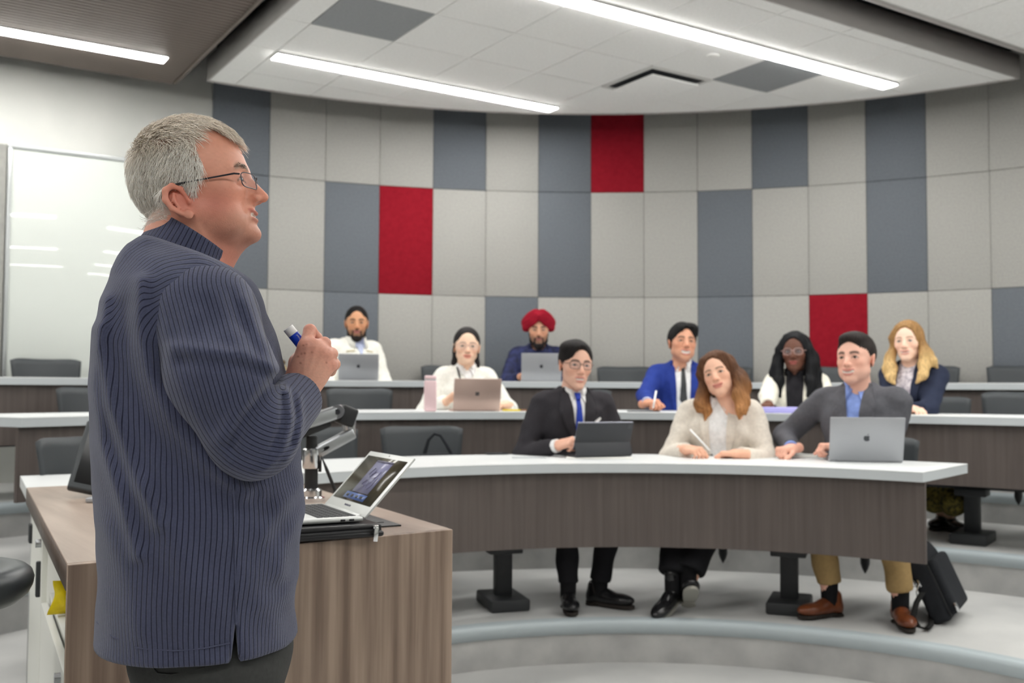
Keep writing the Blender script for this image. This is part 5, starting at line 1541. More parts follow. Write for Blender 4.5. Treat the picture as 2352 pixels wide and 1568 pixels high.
SLEEVE_FOLDS = [(pxl([(400, 800), (480, 812), (560, 818), (625, 850)]), 0.007, 0.012), (pxl([(420, 832), (500, 838), (570, 850), (630, 872)]), -0.006, 0.012),
                (pxl([(640, 868), (600, 905), (560, 960), (530, 1020)]), -0.010, 0.008), (pxl([(618, 850), (575, 895), (535, 945), (505, 1000)]), 0.007, 0.010), (pxl([(660, 900), (660, 960), (640, 1030), (600, 1070)]), 0.006, 0.007),
                (pxl([(646, 910), (642, 970), (620, 1020)]), -0.006, 0.006), (pxl([(690, 915), (692, 960), (680, 1010), (650, 1050)]), 0.005, 0.006), (pxl([(676, 910), (676, 960), (662, 1015)]), -0.005, 0.005),
                (pxl([(560, 690), (590, 760), (610, 830)]), 0.006, 0.012), (pxl([(530, 680), (560, 760), (590, 815)]), -0.005, 0.012), (pxl([(440, 730), (430, 790), (450, 850), (490, 930)]), 0.004, 0.016),
                (pxl([(380, 760), (400, 840), (440, 930), (490, 1020)]), 0.005, 0.012), (pxl([(470, 700), (500, 780), (520, 800)]), -0.004, 0.012), (pxl([(520, 1060), (580, 1080), (650, 1050)]), 0.004, 0.010)]
HEM = 0.848
CPL = LP(338, 548, 0.0); _cf = LP(522, 630, 0.0) - CPL; CNL = np.array([-_cf[2], 0, _cf[0]]); CNL = CNL / np.linalg.norm(CNL)
def f_torso(P, clip=True):
    d = loft(P)
    d = smin(d, s_ell(P, LP(452, 705, -0.115), (0.085, 0.085, 0.085)), 0.05)
    d = smin(d, s_ell(P, LP(420, 715, 0.12), (0.095, 0.08, 0.10)), 0.06)
    d = smin(d, s_cone(P, LP(420, 635, 0.0), LP(462, 690, -0.09), 0.062, 0.07), 0.05)
    d = d - folds(P, TORSO_FOLDS) * (P[:, 1] < 0.06) - 0.0015 * np.sin(P[:, 2] * 60 + P[:, 0] * 35) * np.sin(P[:, 0] * 50 + P[:, 1] * 30)
    if clip:
        d = smax(d, HEM - P[:, 2], 0.006)
        # side slit
        c0 = LP(541, 1436, -0.2); w_ = np.clip((c0[2] - P[:, 2]) * 0.10, 0, 0.012)
        slit = np.maximum(np.abs(P[:, 0] - c0[0]) - w_, P[:, 1] + 0.12)
        slit = np.maximum(slit, P[:, 2] - c0[2])
        d = np.maximum(d, -slit)
        d = smax(d, (P - CPL.astype(f32)) @ CNL.astype(f32), 0.012)
    return d
def f_sleeve(P, clip=True):
    d = s_chain(P, [S0, S1, EL], [0.076, 0.080, 0.070], 0.03)
    d = smin(d, s_cone(P, EL, WR, 0.070, 0.046), 0.02)
    d = smin(d, s_ell(P, LP(470, 735, -0.14), (0.085, 0.085, 0.085)), 0.03)
    d = d - folds(P, SLEEVE_FOLDS) * (P[:, 1] < -0.03)
    if clip:
        ax = (WR - EL) / np.linalg.norm(WR - EL)
        pl = (P - WR.astype(f32)) @ ax.astype(f32)
        near = s_cone(P, EL, WR + ax * 0.06, 0.11, 0.11)
        d = np.where(near < 0, smax(d, pl, 0.005), d)
        hol = s_cone(P, WR - ax * 0.03, WR + ax * 0.05, 0.034, 0.038)
        d = smax(d, -hol, 0.004)
    return d
def rib_material():
    m = mat('rib_knit', S(84, 88, 110), 0.9, spec=0.15, sheen=0.25)
    nt = m.node_tree; N = nt.nodes; L = nt.links; b = N['Principled BSDF']
    at = N.new('ShaderNodeAttribute'); at.attribute_name = 'rib'
    def math_(op, a, bb=None):
        n = N.new('ShaderNodeMath'); n.operation = op
        if isinstance(a, (int, float)): n.inputs[0].default_value = a
        else: L.new(a, n.inputs[0])
        if bb is not None:
            if isinstance(bb, (int, float)): n.inputs[1].default_value = bb
            else: L.new(bb, n.inputs[1])
        return n.outputs[0]
    u = math_('DIVIDE', at.outputs['Fac'], 0.0078)
    fr = math_('FRACT', u)
    ctr = math_('ABSOLUTE', math_('SUBTRACT', fr, 0.5))                 # 0 at the groove
    mr = N.new('ShaderNodeMapRange'); mr.inputs['From Min'].default_value = 0.05; mr.inputs['From Max'].default_value = 0.13
    L.new(ctr, mr.inputs['Value'])
    fine = math_('ADD', math_('MULTIPLY', math_('SINE', math_('MULTIPLY', u, 6.2832 * 4)), 0.5), 0.5)
    tc = N.new('ShaderNodeTexCoord'); nz = N.new('ShaderNodeTexNoise'); nz.inputs['Scale'].default_value = 260; nz.inputs['Detail'].default_value = 2
    L.new(tc.outputs['Object'], nz.inputs['Vector'])
    n2 = N.new('ShaderNodeTexNoise'); n2.inputs['Scale'].default_value = 14; L.new(tc.outputs['Object'], n2.inputs['Vector'])
    mx = N.new('ShaderNodeMix'); mx.data_type = 'RGBA'
    mx.inputs['A'].default_value = S(36, 38, 60); mx.inputs['B'].default_value = S(80, 84, 108)
    L.new(mr.outputs[0], mx.inputs['Factor'])
    f2 = math_('ADD', math_('MULTIPLY', fine, 0.16), math_('MULTIPLY', nz.outputs['Fac'], 0.36))
    f2 = math_('ADD', f2, math_('MULTIPLY', n2.outputs['Fac'], 0.2))
    f2 = math_('ADD', f2, 0.55)
    mu = N.new('ShaderNodeMix'); mu.data_type = 'RGBA'; mu.blend_type = 'MULTIPLY'; mu.inputs['Factor'].default_value = 1.0
    cb = N.new('ShaderNodeCombineColor')
    for i in range(3): L.new(f2, cb.inputs[i])
    L.new(mx.outputs['Result'], mu.inputs['A']); L.new(cb.outputs[0], mu.inputs['B'])
    L.new(mu.outputs['Result'], b.inputs['Base Color'])
    h_ = math_('ADD', mr.outputs[0], math_('MULTIPLY', fine, 0.25)); h_ = math_('ADD', h_, math_('MULTIPLY', nz.outputs['Fac'], 0.5))
    bp = N.new('ShaderNodeBump'); bp.inputs['Strength'].default_value = 0.7; bp.inputs['Distance'].default_value = 0.0014
    L.new(h_, bp.inputs['Height']); L.new(bp.outputs[0], b.inputs['Normal'])
    return m
rib_material()
V, Q = sdf_mesh(f_torso, (-0.36, -0.34, 0.82), (0.30, 0.34, 1.62), 0.0048)
cxz = (np.interp(V[:, 2], _z, _l) + np.interp(V[:, 2], _z, _r)) / 2
th_ = np.arctan2(V[:, 0] - cxz, -V[:, 1])
w_ = ss(V[:, 2], 1.34, 1.47)
rib = (1 - w_) * th_ * 0.205 + w_ * (-0.32 - V[:, 1] * 1.05) + 0.003 * np.sin(V[:, 2] * 15 + V[:, 0] * 7)
me = mesh_np('sweater', V, Q, 'rib_knit'); set_attr(me, 'rib', rib)
sweater = new_obj('sweater', me, LROOT)
V, Q = sdf_mesh(f_sleeve, (-0.25, -0.38, 0.95), (0.34, 0.08, 1.55), 0.0046)
# rib coordinate of the sleeve: distance from the inner edge of the bent arm
ribs = seg_dist2(V, pxl([(575, 640), (612, 760), (648, 888), (730, 838)], -0.2)) * 1.12
ribs = ribs + 0.10 * np.clip(V[:, 1] + 0.2, -0.1, 0.1)
me = mesh_np('sleeve', V, Q, 'rib_knit'); set_attr(me, 'rib', ribs)
new_obj('sleeve', me, LROOT)
# far sleeve, mostly hidden behind the body
FS = [LP(430, 720, 0.17), LP(480, 870, 0.22), LP(560, 980, 0.20), LP(628, 905, 0.08)]
V, Q = sdf_mesh(lambda P: s_chain(P, FS, [0.08, 0.075, 0.066, 0.05], 0.03), (-0.3, -0.05, 0.9), (0.35, 0.4, 1.55), 0.008)
me = mesh_np('sleeve', V, Q, 'rib_knit'); set_attr(me, 'rib', V[:, 1] * 1.0); new_obj('sleeve', me, LROOT)
# seams
def surf_line(pxs, f, off=0.001, start=-0.5):
    out = []
    for px, py in pxs:
        lo_ = -0.42; p = LP(px, py, lo_)
        for _ in range(60):
            d = float(f(np.array([p], f32))[0])
            if d < 0.0006: break
            lo_ += max(d * 0.7, 0.0008)
            if lo_ > 0.3: break
            p = LP(px, py, lo_)
        out.append(Vector(p) - Vector((0, off, 0)))
    return out
fboth = lambda P: np.minimum(f_torso(P), f_sleeve(P))
MB().tube(surf_line([(542, 1432), (541, 1350), (540, 1250), (538, 1170), (536, 1110)], f_torso), 0.0014, 6).build('side_seam', 'rib_knit', LROOT)
MB().tube(surf_line([(222, 1428), (260, 1462), (320, 1488), (400, 1494), (470, 1488), (528, 1476)], f_torso), 0.0011, 6).build('hem_stitch', 'rib_knit', LROOT)
# collar: ribbed band around the neck, tilted forwards
CB = LP(341, 535, 0.0); CF = LP(516, 614, 0.0); cen_ = (CB + CF) / 2; L_ = np.linalg.norm(CF - CB)
xa = (CF - CB) / L_; za = np.cross(xa, (0, 1.0, 0)); za = za / np.linalg.norm(za); za = za if za[2] > 0 else -za
V, F, rr = [], [], []
nA, nB = 96, 9
for i in range(nA + 1):
    a = math.radians(5 + (350) * i / nA)
    for j in range(nB):
        t = j / (nB - 1); grow_ = 1.0 + 0.10 * (1 - t) ** 1.5
        hh = -0.012 + t * (0.040 + 0.010 * math.cos(a - math.pi)) - 0.0
        rx, ry = (L_ / 2 + 0.002) * grow_, 0.074 * grow_
        p = cen_ + xa * (rx * math.cos(a)) + np.array([0, 1.0, 0]) * (ry * math.sin(a)) + za * hh
        V.append(p); rr.append(a * 0.08)
n1 = len(V)
nrm_ = []
for i in range(nA + 1):
    a = math.radians(5 + 350 * i / nA)
    o_ = xa * math.cos(a) + np.array([0, 1.0, 0]) * math.sin(a)
    for j in range(nB): nrm_.append(o_)
V2 = [v - 0.005 * o_ for v, o_ in zip(V, nrm_)]
V = np.array(V + V2, f32); rr = np.array(rr + rr, f32)
for i in range(nA):
    for j in range(nB - 1):
        a = i * nB + j; F.append((a, a + nB, a + nB + 1, a + 1)); F.append((n1 + a, n1 + a + 1, n1 + a + nB + 1, n1 + a + nB))
    a = i * nB + nB - 1; F.append((a, a + nB, n1 + a + nB, n1 + a))
    a = i * nB; F.append((a, n1 + a, n1 + a + nB, a + nB))
me = mesh_np('collar', V, np.array(F), 'rib_knit'); set_attr(me, 'rib', rr * 0.9)
new_obj('collar', me, LROOT)
# trousers and shoes
cloth('trouser_charcoal', (66, 67, 66), scale=(120, 120, 120))
HIPX = (LP(285, 1540, 0)[0] + LP(676, 1540, 0)[0]) / 2
def f_trou(P):
    d = s_ell(P, (HIPX, 0, 0.82), (0.138, 0.172, 0.14))
    for sy in (-1, 1):
        d = smin(d, s_chain(P, [(HIPX + 0.0, sy * 0.085, 0.82), (HIPX + 0.015 * sy, sy * 0.095, 0.48), (HIPX - 0.02, sy * 0.10, 0.10)], [0.105, 0.078, 0.062], 0.02), 0.03)
    d = smax(d, 0.03 - P[:, 2], 0.01)
    return smax(d, P[:, 2] - 0.93, 0.01) + 0.003 * np.sin(P[:, 2] * 50 + P[:, 0] * 20) * np.sin(P[:, 1] * 30)
V, Q = sdf_mesh(f_trou, (HIPX - 0.22, -0.28, 0.0), (HIPX + 0.22, 0.28, 1.05), 0.0085)
new_obj('trousers', mesh_np('trousers', V, Q, 'trouser_charcoal'), LROOT)
MB().tube(surf_line([(350, 1530), (362, 1545), (395, 1548), (470, 1532)], f_trou), 0.0012, 6).build('pocket_seam', 'trouser_charcoal', LROOT)
for sy in (-1, 1):
    V, Q = sdf_mesh(lambda P: np.maximum(smin(s_ell(P, (0.10, 0, 0.035), (0.09, 0.046, 0.038)), s_ell(P, (0, 0, 0.05), (0.07, 0.042, 0.055)), 0.03), 0.006 - P[:, 2]), (-0.1, -0.07, -0.02), (0.22, 0.07, 0.13), 0.007)
    new_obj('shoe', mesh_np('shoe', V + np.array([HIPX - 0.02, sy * 0.10, 0], f32), Q, 'shoe_black'), LROOT)

# ---- body: head, neck, chest, arms, legs, hand
HH = dict(DEF); HH.update(jaw=1.10, fat=0.006, long=0.93, up=1.09, smile=0.3, open=0.0022, teeth=True, ear=0.0, nose=1.0, brow=1.15, w=1.02, lip=0.85, chin=0.002, chiny=0.008)
HO = LP(457, 437, 0.0).astype(f32); HS = 0.972
RHL = rotm(-102, 11, 0)
ER = np.array(Matrix.Rotation(math.radians(17), 3, 'X'), f32)
def f_head_l(P):
    d = head_sdf(P, HH, neck=False)
    Q = P.copy(); Q[:, 0] = np.abs(Q[:, 0])
    # modelled ear
    E = (Q - np.array([0.0765, -0.020, -0.032], f32)) @ ER / 0.93
    # splay the ear outwards towards the back
    E = E - np.stack([0.38 * np.clip(0.012 - E[:, 1], 0, 0.05), np.zeros(len(E)), np.zeros(len(E))], 1).astype(f32)
    pl = s_ell(E, (-0.005, -0.004, 0.0), (0.0080, 0.017, 0.027))
    hx_ = s_chain(E, [(0.002, 0.012, 0.004), (0.005, 0.011, 0.020), (0.007, 0.000, 0.0305), (0.008, -0.014, 0.027), (0.008, -0.0215, 0.010), (0.007, -0.018, -0.010), (0.005, -0.008, -0.024)],
                  [0.0036, 0.0048, 0.0054, 0.0056, 0.0054, 0.0048, 0.0048], 0.004)
    ah = s_chain(E, [(0.006, -0.004, 0.016), (0.0065, -0.009, 0.004), (0.005, -0.006, -0.012)], [0.003, 0.0035, 0.003], 0.004)
    lb = s_ell(E, (0.004, 0.002, -0.029), (0.005, 0.0095, 0.010))
    tr = s_ell(E, (0.004, 0.0125, -0.006), (0.004, 0.005, 0.007))
    e = smin(smin(smin(pl, hx_, 0.003), smin(ah, lb, 0.005), 0.003), tr, 0.004)
    e = smax(e, -s_ell(E, (0.0105, 0.003, -0.005), (0.0095, 0.009, 0.013)), 0.003)
    d = smin(d, e * 0.93, 0.005)
    # folds of the face
    def crease(pts, r, k=0.004):
        return s_chain(Q, pts, [r] * len(pts), 0.002)
    d = smax(d, -crease([(0.020, 0.094, -0.036), (0.034, 0.082, -0.052), (0.038, 0.072, -0.070)], 0.0022), 0.008)
    for pts in ([(0.052, 0.068, 0.002), (0.061, 0.056, 0.006)], [(0.053, 0.067, -0.004), (0.063, 0.055, -0.008)], [(0.052, 0.067, -0.009), (0.061, 0.056, -0.019)]):
        d = smax(d, -crease(pts, 0.0007), 0.002)
    d = smax(d, -crease([(0.022, 0.090, -0.013), (0.034, 0.088, -0.016), (0.047, 0.075, -0.012)], 0.0012), 0.004)
    d = smax(d, -s_chain(P, [(-0.03, 0.086, 0.052), (0.03, 0.086, 0.052)], [0.0008, 0.0008]), 0.003)
    d = smax(d, -s_chain(P, [(-0.028, 0.084, 0.064), (0.028, 0.084, 0.064)], [0.0008, 0.0008]), 0.003)
    # jowl and heavier cheek
    d = smin(d, s_ell(Q, (0.040, 0.045, -0.076), (0.020, 0.030, 0.022)), 0.02)
    return d
NK0 = LP(436, 490, 0.0); NK1 = LP(405, 640, 0.0)
def f_body_top(P):
    h = f_head_l(((P - HO) / HS) @ RHL) * HS
    n = s_cone(P, NK0, NK1, 0.062, 0.078)
    n = smin(n, s_ell(P, LP(492, 543, 0.0), (0.050, 0.046, 0.036)), 0.03)
    n = smin(n, s_cone(P, LP(508, 556, 0.0), LP(452, 645, 0.0), 0.034, 0.046), 0.03)
    n = n - 0.002 * np.exp(-(seg_dist2(P, pxl([(455, 520), (480, 565), (515, 610)], -0.06)) / 0.006) ** 2) * (P[:, 1] < 0)
    return smin(h, n, 0.018)
V1, Q1 = sdf_mesh(f_body_top, (HO[0] - 0.17, -0.13, HO[2] - 0.20), (HO[0] + 0.16, 0.13, HO[2] + 0.16), 0.0022)
HLc = ((V1 - HO) / HS) @ RHL
SK = S(224, 160, 136)
C1 = head_colours(HLc, HH, SK, S(196, 108, 100), np.array(S(160, 122, 100)[:3], f32), None, hairc=(0.10, 0.06, 0.05))
# ruddy cheek, ear and neck; greyish stubble on the chin
Qh = HLc.copy(); Qh[:, 0] = np.abs(Qh[:, 0])
red = np.array(S(196, 104, 92)[:3], f32)
k = 0.55 * np.exp(-((Qh - [0.06, 0.035, -0.045]) ** 2).sum(1) / (2 * 0.022 ** 2)) + 0.5 * np.exp(-((Qh - [0.082, -0.020, -0.032]) ** 2).sum(1) / (2 * 0.022 ** 2)) + 0.4 * ss(-HLc[:, 2], 0.08, 0.13)
C1 = mix(C1, red, np.clip(k, 0, 0.75))
st_ = ss(-HLc[:, 2], 0.05, 0.075) * ss(HLc[:, 1], 0.03, 0.07)
C1 = mix(C1, np.array(S(190, 140, 120)[:3], f32), st_ * 0.5)
mott = 0.5 + 0.5 * np.sin(HLc[:, 0] * 310 + 4 * np.sin(HLc[:, 2] * 190)) * np.sin(HLc[:, 1] * 270 + 3 * np.sin(HLc[:, 0] * 150)) * np.sin(HLc[:, 2] * 240)
C1 = C1 * (0.95 + 0.08 * mott)[:, None]
def hair_mask(H):
    """1 where hair grows (head frame)"""
    ax_ = np.abs(H[:, 0]); y, z = H[:, 1], H[:, 2]
    ylim = 0.020 + 0.060 * ss(-ax_, -0.052, -0.026) * ss(z, 0.06, 0.085)
    ylim = ylim + 0.006 * np.exp(-((z - 0.03) / 0.02) ** 2) - 0.014 * ss(-z, -0.012, 0.012)
    m = (y < ylim)
    low = np.where(y > -0.012, -0.016 - 0.3 * (0.02 - y), np.where(y > -0.05, -0.050, -0.056))
    m &= z > low
    E = (np.stack([ax_, y, z], 1) - np.array([0.08, -0.020, -0.032])) @ ER
    m &= ~((np.abs(E[:, 1]) < 0.026) & (np.abs(E[:, 2]) < 0.034) & (((E[:, 1] / 0.026) ** 2 + (E[:, 2] / 0.034) ** 2) < 1))
    return m
hm = hair_mask(HLc)
C1[hm] = np.array(S(196, 168, 154)[:3], f32)
parts = [(V1, Q1, C1)]
# right hand, back of the hand to the camera, holding the marker
def HPt(px, py, yo): return LP(px, py, yo)
WRI = HPt(694, 896, -0.058)
MCP = [HPt(702, 797, -0.074), HPt(722, 798, -0.078), HPt(744, 812, -0.072), HPt(758, 838, -0.058)]
def f_hand(P):
    d = s_cone(P, HPt(682, 925, -0.085), WRI, 0.029, 0.027)
    for i, m_ in enumerate(MCP):
        wofs = HPt(684 + 9 * i, 878, -0.058)
        d = smin(d, s_cone(P, wofs, m_, 0.0165, (0.0145, 0.0145, 0.0135, 0.0125)[i]), 0.018)
    d = smin(d, s_ell(P, HPt(712, 850, -0.060), (0.030, 0.018, 0.036)), 0.015)
    idx = [MCP[0], HPt(712, 759, -0.055), HPt(727, 776, -0.028), HPt(705, 792, -0.018)]
    mid = [MCP[1], HPt(745, 788, -0.062), HPt(748, 806, -0.034), HPt(722, 812, -0.020)]
    rin = [MCP[2], HPt(762, 812, -0.055), HPt(758, 828, -0.028), HPt(736, 832, -0.018)]
    pin = [MCP[3], HPt(769, 836, -0.040), HPt(760, 852, -0.018), HPt(742, 850, -0.012)]
    for ch, r in ((idx, 0.0108), (mid, 0.0105), (rin, 0.0100), (pin, 0.0092)):
        d = smin(d, s_chain(P, ch, [r * 1.15, r * 1.04, r * 0.95, r * 0.85], 0.004), 0.005)
    th = [HPt(678, 866, -0.050), HPt(684, 832, -0.040), HPt(698, 806, -0.024), HPt(706, 786, -0.012)]
    d = smin(d, s_chain(P, th, [0.017, 0.0150, 0.0125, 0.0105], 0.006), 0.010)
    # tendons and creases
    for i in range(3):
        d = d - 0.0012 * np.exp(-(seg_dist2(P, [HPt(694 + 8 * i, 870, -0.06), MCP[i]]) / 0.0045) ** 2)
    d = d + 0.0010 * np.exp(-(seg_dist2(P, [HPt(737, 824, -0.06), HPt(750, 806, -0.06)]) / 0.002) ** 2)
    return d
V2, Q2 = sdf_mesh(f_hand, (0.06, -0.22, 1.15), (0.32, 0.06, 1.46), 0.0019)
C2 = np.tile(np.array(S(228, 172, 150)[:3], f32), (len(V2), 1))
rd = np.array(S(216, 134, 116)[:3], f32)
for p_, s_ in [(MCP[i], 0.012) for i in range(4)] + [(HPt(713, 757, -0.055), 0.012), (HPt(745, 788, -0.06), 0.010), (HPt(672, 860, -0.05), 0.02)]:
    C2 = mix(C2, rd, 0.6 * np.exp(-((V2 - p_) ** 2).sum(1) / (2 * s_ ** 2)))
sp = np.array(S(150, 84, 62)[:3], f32)
for px, py in ((701, 792), (690, 813), (697, 812), (683, 819), (694, 794), (713, 810), (748, 833), (688, 834)):
    dd = seg_dist2(V2, [HPt(px, py, -0.07), HPt(px + 0.5, py, -0.07)])
    C2 = mix(C2, sp, 0.75 * np.exp(-(dd / 0.0016) ** 2) * (V2[:, 1] < -0.05))
mt = np.sin(V2[:, 0] * 420 + 3 * np.sin(V2[:, 2] * 300)) * np.sin(V2[:, 2] * 380 + 2 * np.sin(V2[:, 0] * 260))
C2 = C2 * (0.98 + 0.05 * mt)[:, None]
parts.append((V2, Q2, C2))
# the hidden rest of the body under the clothes
fb = lambda P: np.minimum(smin(np.maximum(loft(P, -0.035), 0.9 - P[:, 2]), s_chain(P, [S0, S1, EL, WR], [0.05, 0.048, 0.042, 0.03], 0.02), 0.02), np.minimum(s_chain(P, FS, [0.05, 0.045, 0.04, 0.03], 0.02), f_trou(P) + 0.02))
V3, Q3 = sdf_mesh(fb, (-0.3, -0.3, 0.02), (0.32, 0.32, 1.5), 0.016)
parts.append((V3, Q3, np.tile(np.array(SK[:3], f32), (len(V3), 1))))
V, Q, C = join_np(parts)
mat('skin_speaker', (1, 1, 1, 1), 0.46, attr='Col', spec=0.42, sss=0.10, bump=0.0005, nscale=(420, 420, 420), detail=2)
me = mesh_np('body', V, Q, 'skin_speaker'); set_attr(me, 'Col', C)
lbody = new_obj('body', me, LROOT)
HML = Matrix.Translation(Vector(HO)) @ Matrix([[float(x) for x in row] for row in RHL]).to_4x4() @ Matrix.Scale(HS, 4)
for sx in (-1, 1):
    o = new_obj('eye', EYES['blue'], LROOT); o.matrix_basis = HML @ Matrix.Translation((sx * 0.032, 0.0735, -0.001))
# glasses: thin dark half rim with straight temples
g = empty('glasses', (0, 0, 0), 0, LROOT); g.matrix_basis = HML
gy, gz = 0.104, -0.006
def rim(sx, part):
    out = []
    for kk in range(33):
        a = 2 * math.pi * kk / 32; c_, s_ = math.cos(a), math.sin(a)
        x = 0.0255 * abs(c_) ** 0.5 * (1 if c_ >= 0 else -1); zz = 0.0138 * abs(s_) ** 0.5 * (1 if s_ >= 0 else -1)
        xx = sx * 0.0335 + x
        out.append((xx, gy - 5.2 * xx * xx, gz + zz))
    return out
mm = MB()
for sx in (-1, 1): mm.tube(rim(sx, 0), 0.0010, 6, cap=False)
mm.tube([(-0.010, gy - 0.001, gz + 0.009), (0, gy + 0.002, gz + 0.0115), (0.010, gy - 0.001, gz + 0.009)], 0.0012, 6)
mm.build('frame', 'glasses_dark', g)
for sx in (-1, 1):
    MB().tube([(sx * 0.058, gy - 0.020, gz + 0.010), (sx * 0.067, gy - 0.028, gz + 0.010), (sx * 0.076, 0.04, gz + 0.007), (sx * 0.084, -0.012, gz + 0.004)], [0.0016, 0.0017, 0.0014, 0.0018], 8).build('temple', 'glasses_dark', g)
    MB().tube([(sx * 0.084, -0.010, gz + 0.004), (sx * 0.085, -0.035, gz + 0.001), (sx * 0.084, -0.050, gz - 0.010), (sx * 0.081, -0.056, gz - 0.022)], [0.0022, 0.003, 0.003, 0.002], 8).build('temple_tip', 'black_plastic', g)
    mb = MB(); pts = [(p[0] - sx * 0.0335, p[2] - gz) for p in rim(sx, 0)[:-1]]
    mb.poly(pts, 0, 0.0016)
    o = mb.build('lens', 'glass_lens', g, (sx * 0.0335, gy - 5.2 * 0.0335 ** 2, gz), smooth=False); o.rotation_euler = (math.pi / 2, 0, -sx * 0.335)
# hair: single strands growing out of the scalp
def hair_strands(n_str, seed=3):
    r2 = np.random.default_rng(seed)
    tri = np.concatenate([Q1[:, [0, 1, 2]], Q1[:, [0, 2, 3]]])
    cen3 = HLc[tri].mean(1); ok = hair_mask(cen3)
    tri = tri[ok]
    A = HLc[tri]; area = np.linalg.norm(np.cross(A[:, 1] - A[:, 0], A[:, 2] - A[:, 0]), axis=1)
    pick = r2.choice(len(tri), n_str, p=area / area.sum())
    b = r2.random((n_str, 2)); sw = b.sum(1) > 1; b[sw] = 1 - b[sw]
    T3 = A[pick]; P0 = T3[:, 0] + b[:, :1] * (T3[:, 1] - T3[:, 0]) + b[:, 1:] * (T3[:, 2] - T3[:, 0])
    N0 = P0 - np.array([0, -0.012, 0.02]); N0 /= np.linalg.norm(N0, axis=1, keepdims=True)
    x, y, z = P0.T
    top = ss(z, 0.055, 0.095)
    side = np.stack([np.sign(x) * 0.1, -0.50 + 0.9 * ss(y, -0.02, 0.03) * 0.4, -1.0 + 0 * x], 1)
    fwd = np.stack([x * 4 + 0.15, 0.9 + 0 * x, 0.05 + 0 * x], 1)
    crown = np.stack([x * 6, (y + 0.05) * 10, -0.1 + 0 * x], 1)
    D = side * (1 - top)[:, None] + (fwd * 0.75 + crown * 0.25) * top[:, None]
    cl = np.sin(P0 @ np.array([160., 90, 60])) + np.sin(P0 @ np.array([-70., 140, 110]) + 1)
    D += r2.normal(0, 0.26, D.shape) + cl[:, None] * np.array([0.05, 0.16, 0.03])
    D -= N0 * (D * N0).sum(1, keepdims=True); D /= np.linalg.norm(D, axis=1, keepdims=True)
    ln = (0.020 + 0.012 * r2.random(n_str)) * (1 - 0.35 * ss(-z, 0.02, 0.06)) * (1 + 0.25 * top)
    lift = 0.42 + 0.45 * r2.random(n_str) ** 2 + 0.25 * ss(-y, 0.04, 0.1) + 0.15 * top
    K = 4; pts = [P0 - N0 * 0.001]
    cur = P0.copy()
    for kk in range(K):
        t = (kk + 0.5) / K
        dr = D * 1.0 + N0 * (lift * (1 - 1.25 * t))[:, None] + np.array([0, 0, -0.18 * t])
        dr /= np.linalg.norm(dr, axis=1, keepdims=True)
        cur = cur + dr * (ln / K)[:, None]; pts.append(cur)
    PT = np.stack(pts, 1)                                      # n, K+1, 3
    sd = np.cross(D, N0); sd /= np.linalg.norm(sd, axis=1, keepdims=True)
    rad = np.array([0.00045, 0.00045, 0.0004, 0.0003, 0.0001])
    Vs = []
    for a in (0, 2.094, 4.189):
        Vs.append(PT + (sd * math.cos(a) + N0 * math.sin(a))[:, None, :] * rad[None, :, None])
    VV = np.stack(Vs, 2).reshape(-1, 3)                        # n,(K+1),3
    base = (np.arange(n_str) * (K + 1) * 3)[:, None, None]
    F = []
    for kk in range(K):
        for a in range(3):
            F.append([kk * 3 + a, kk * 3 + (a + 1) % 3, (kk + 1) * 3 + (a + 1) % 3, (kk + 1) * 3 + a])
    F = (base + np.array(F)[None]).reshape(-1, 4)
    gv = 0.8 + 0.45 * r2.random(n_str)
    warm = np.array(S(250, 240, 224)[:3]); cool = np.array(S(255, 252, 245)[:3]); dark = np.array(S(176, 162, 146)[:3])
    mixk = np.clip(top * 0.45 + ss(-y, 0.03, 0.09) * 0.12 + r2.normal(0.05, 0.22, n_str), 0, 1)[:, None]
    CC = (cool * (1 - top)[:, None] + warm * top[:, None]) * (1 - mixk) + dark * mixk
    CC = CC * gv[:, None]
    return VV.astype(f32), F, np.repeat(CC, (K + 1) * 3, 0)
V, F, C = hair_strands(16500)
mat('grey_hair', (1, 1, 1, 1), 0.4, attr='Col', spec=0.5)
me = mesh_np('hair', V, F, 'grey_hair'); set_attr(me, 'Col', C)
o = new_obj('hair', me, LROOT); o.matrix_basis = HML
# brows
def brow_strands():
    r2 = np.random.default_rng(5); mm = MB()
    for sx in (-1, 1):
        for i in range(70):
            t = r2.random(); x = 0.013 + 0.036 * t; z = (0.0185 + 0.006 * math.sin(math.pi * t * 0.8) - 0.004 * t + r2.normal(0, 0.0018)) * 1.09; y = 0.0905 - 9.5 * (x - 0.008) ** 2 + 0.001
            a = (sx * x, y, z); b = (sx * (x + 0.006), y - 0.0005 - 0.002 * t + 0.002, z + 0.0015 * (1 - 2 * t))
            mm.tube([a, tuple((Vector(a) + Vector(b)) / 2 + Vector((0, 0.0012, 0.0005))), b], [0.0005, 0.0005, 0.0001], 3)
    return mm
mat('brow_hair', S(128, 104, 86), 0.5)
o = brow_strands().build('eyebrows', 'brow_hair', LROOT); o.matrix_basis = HML
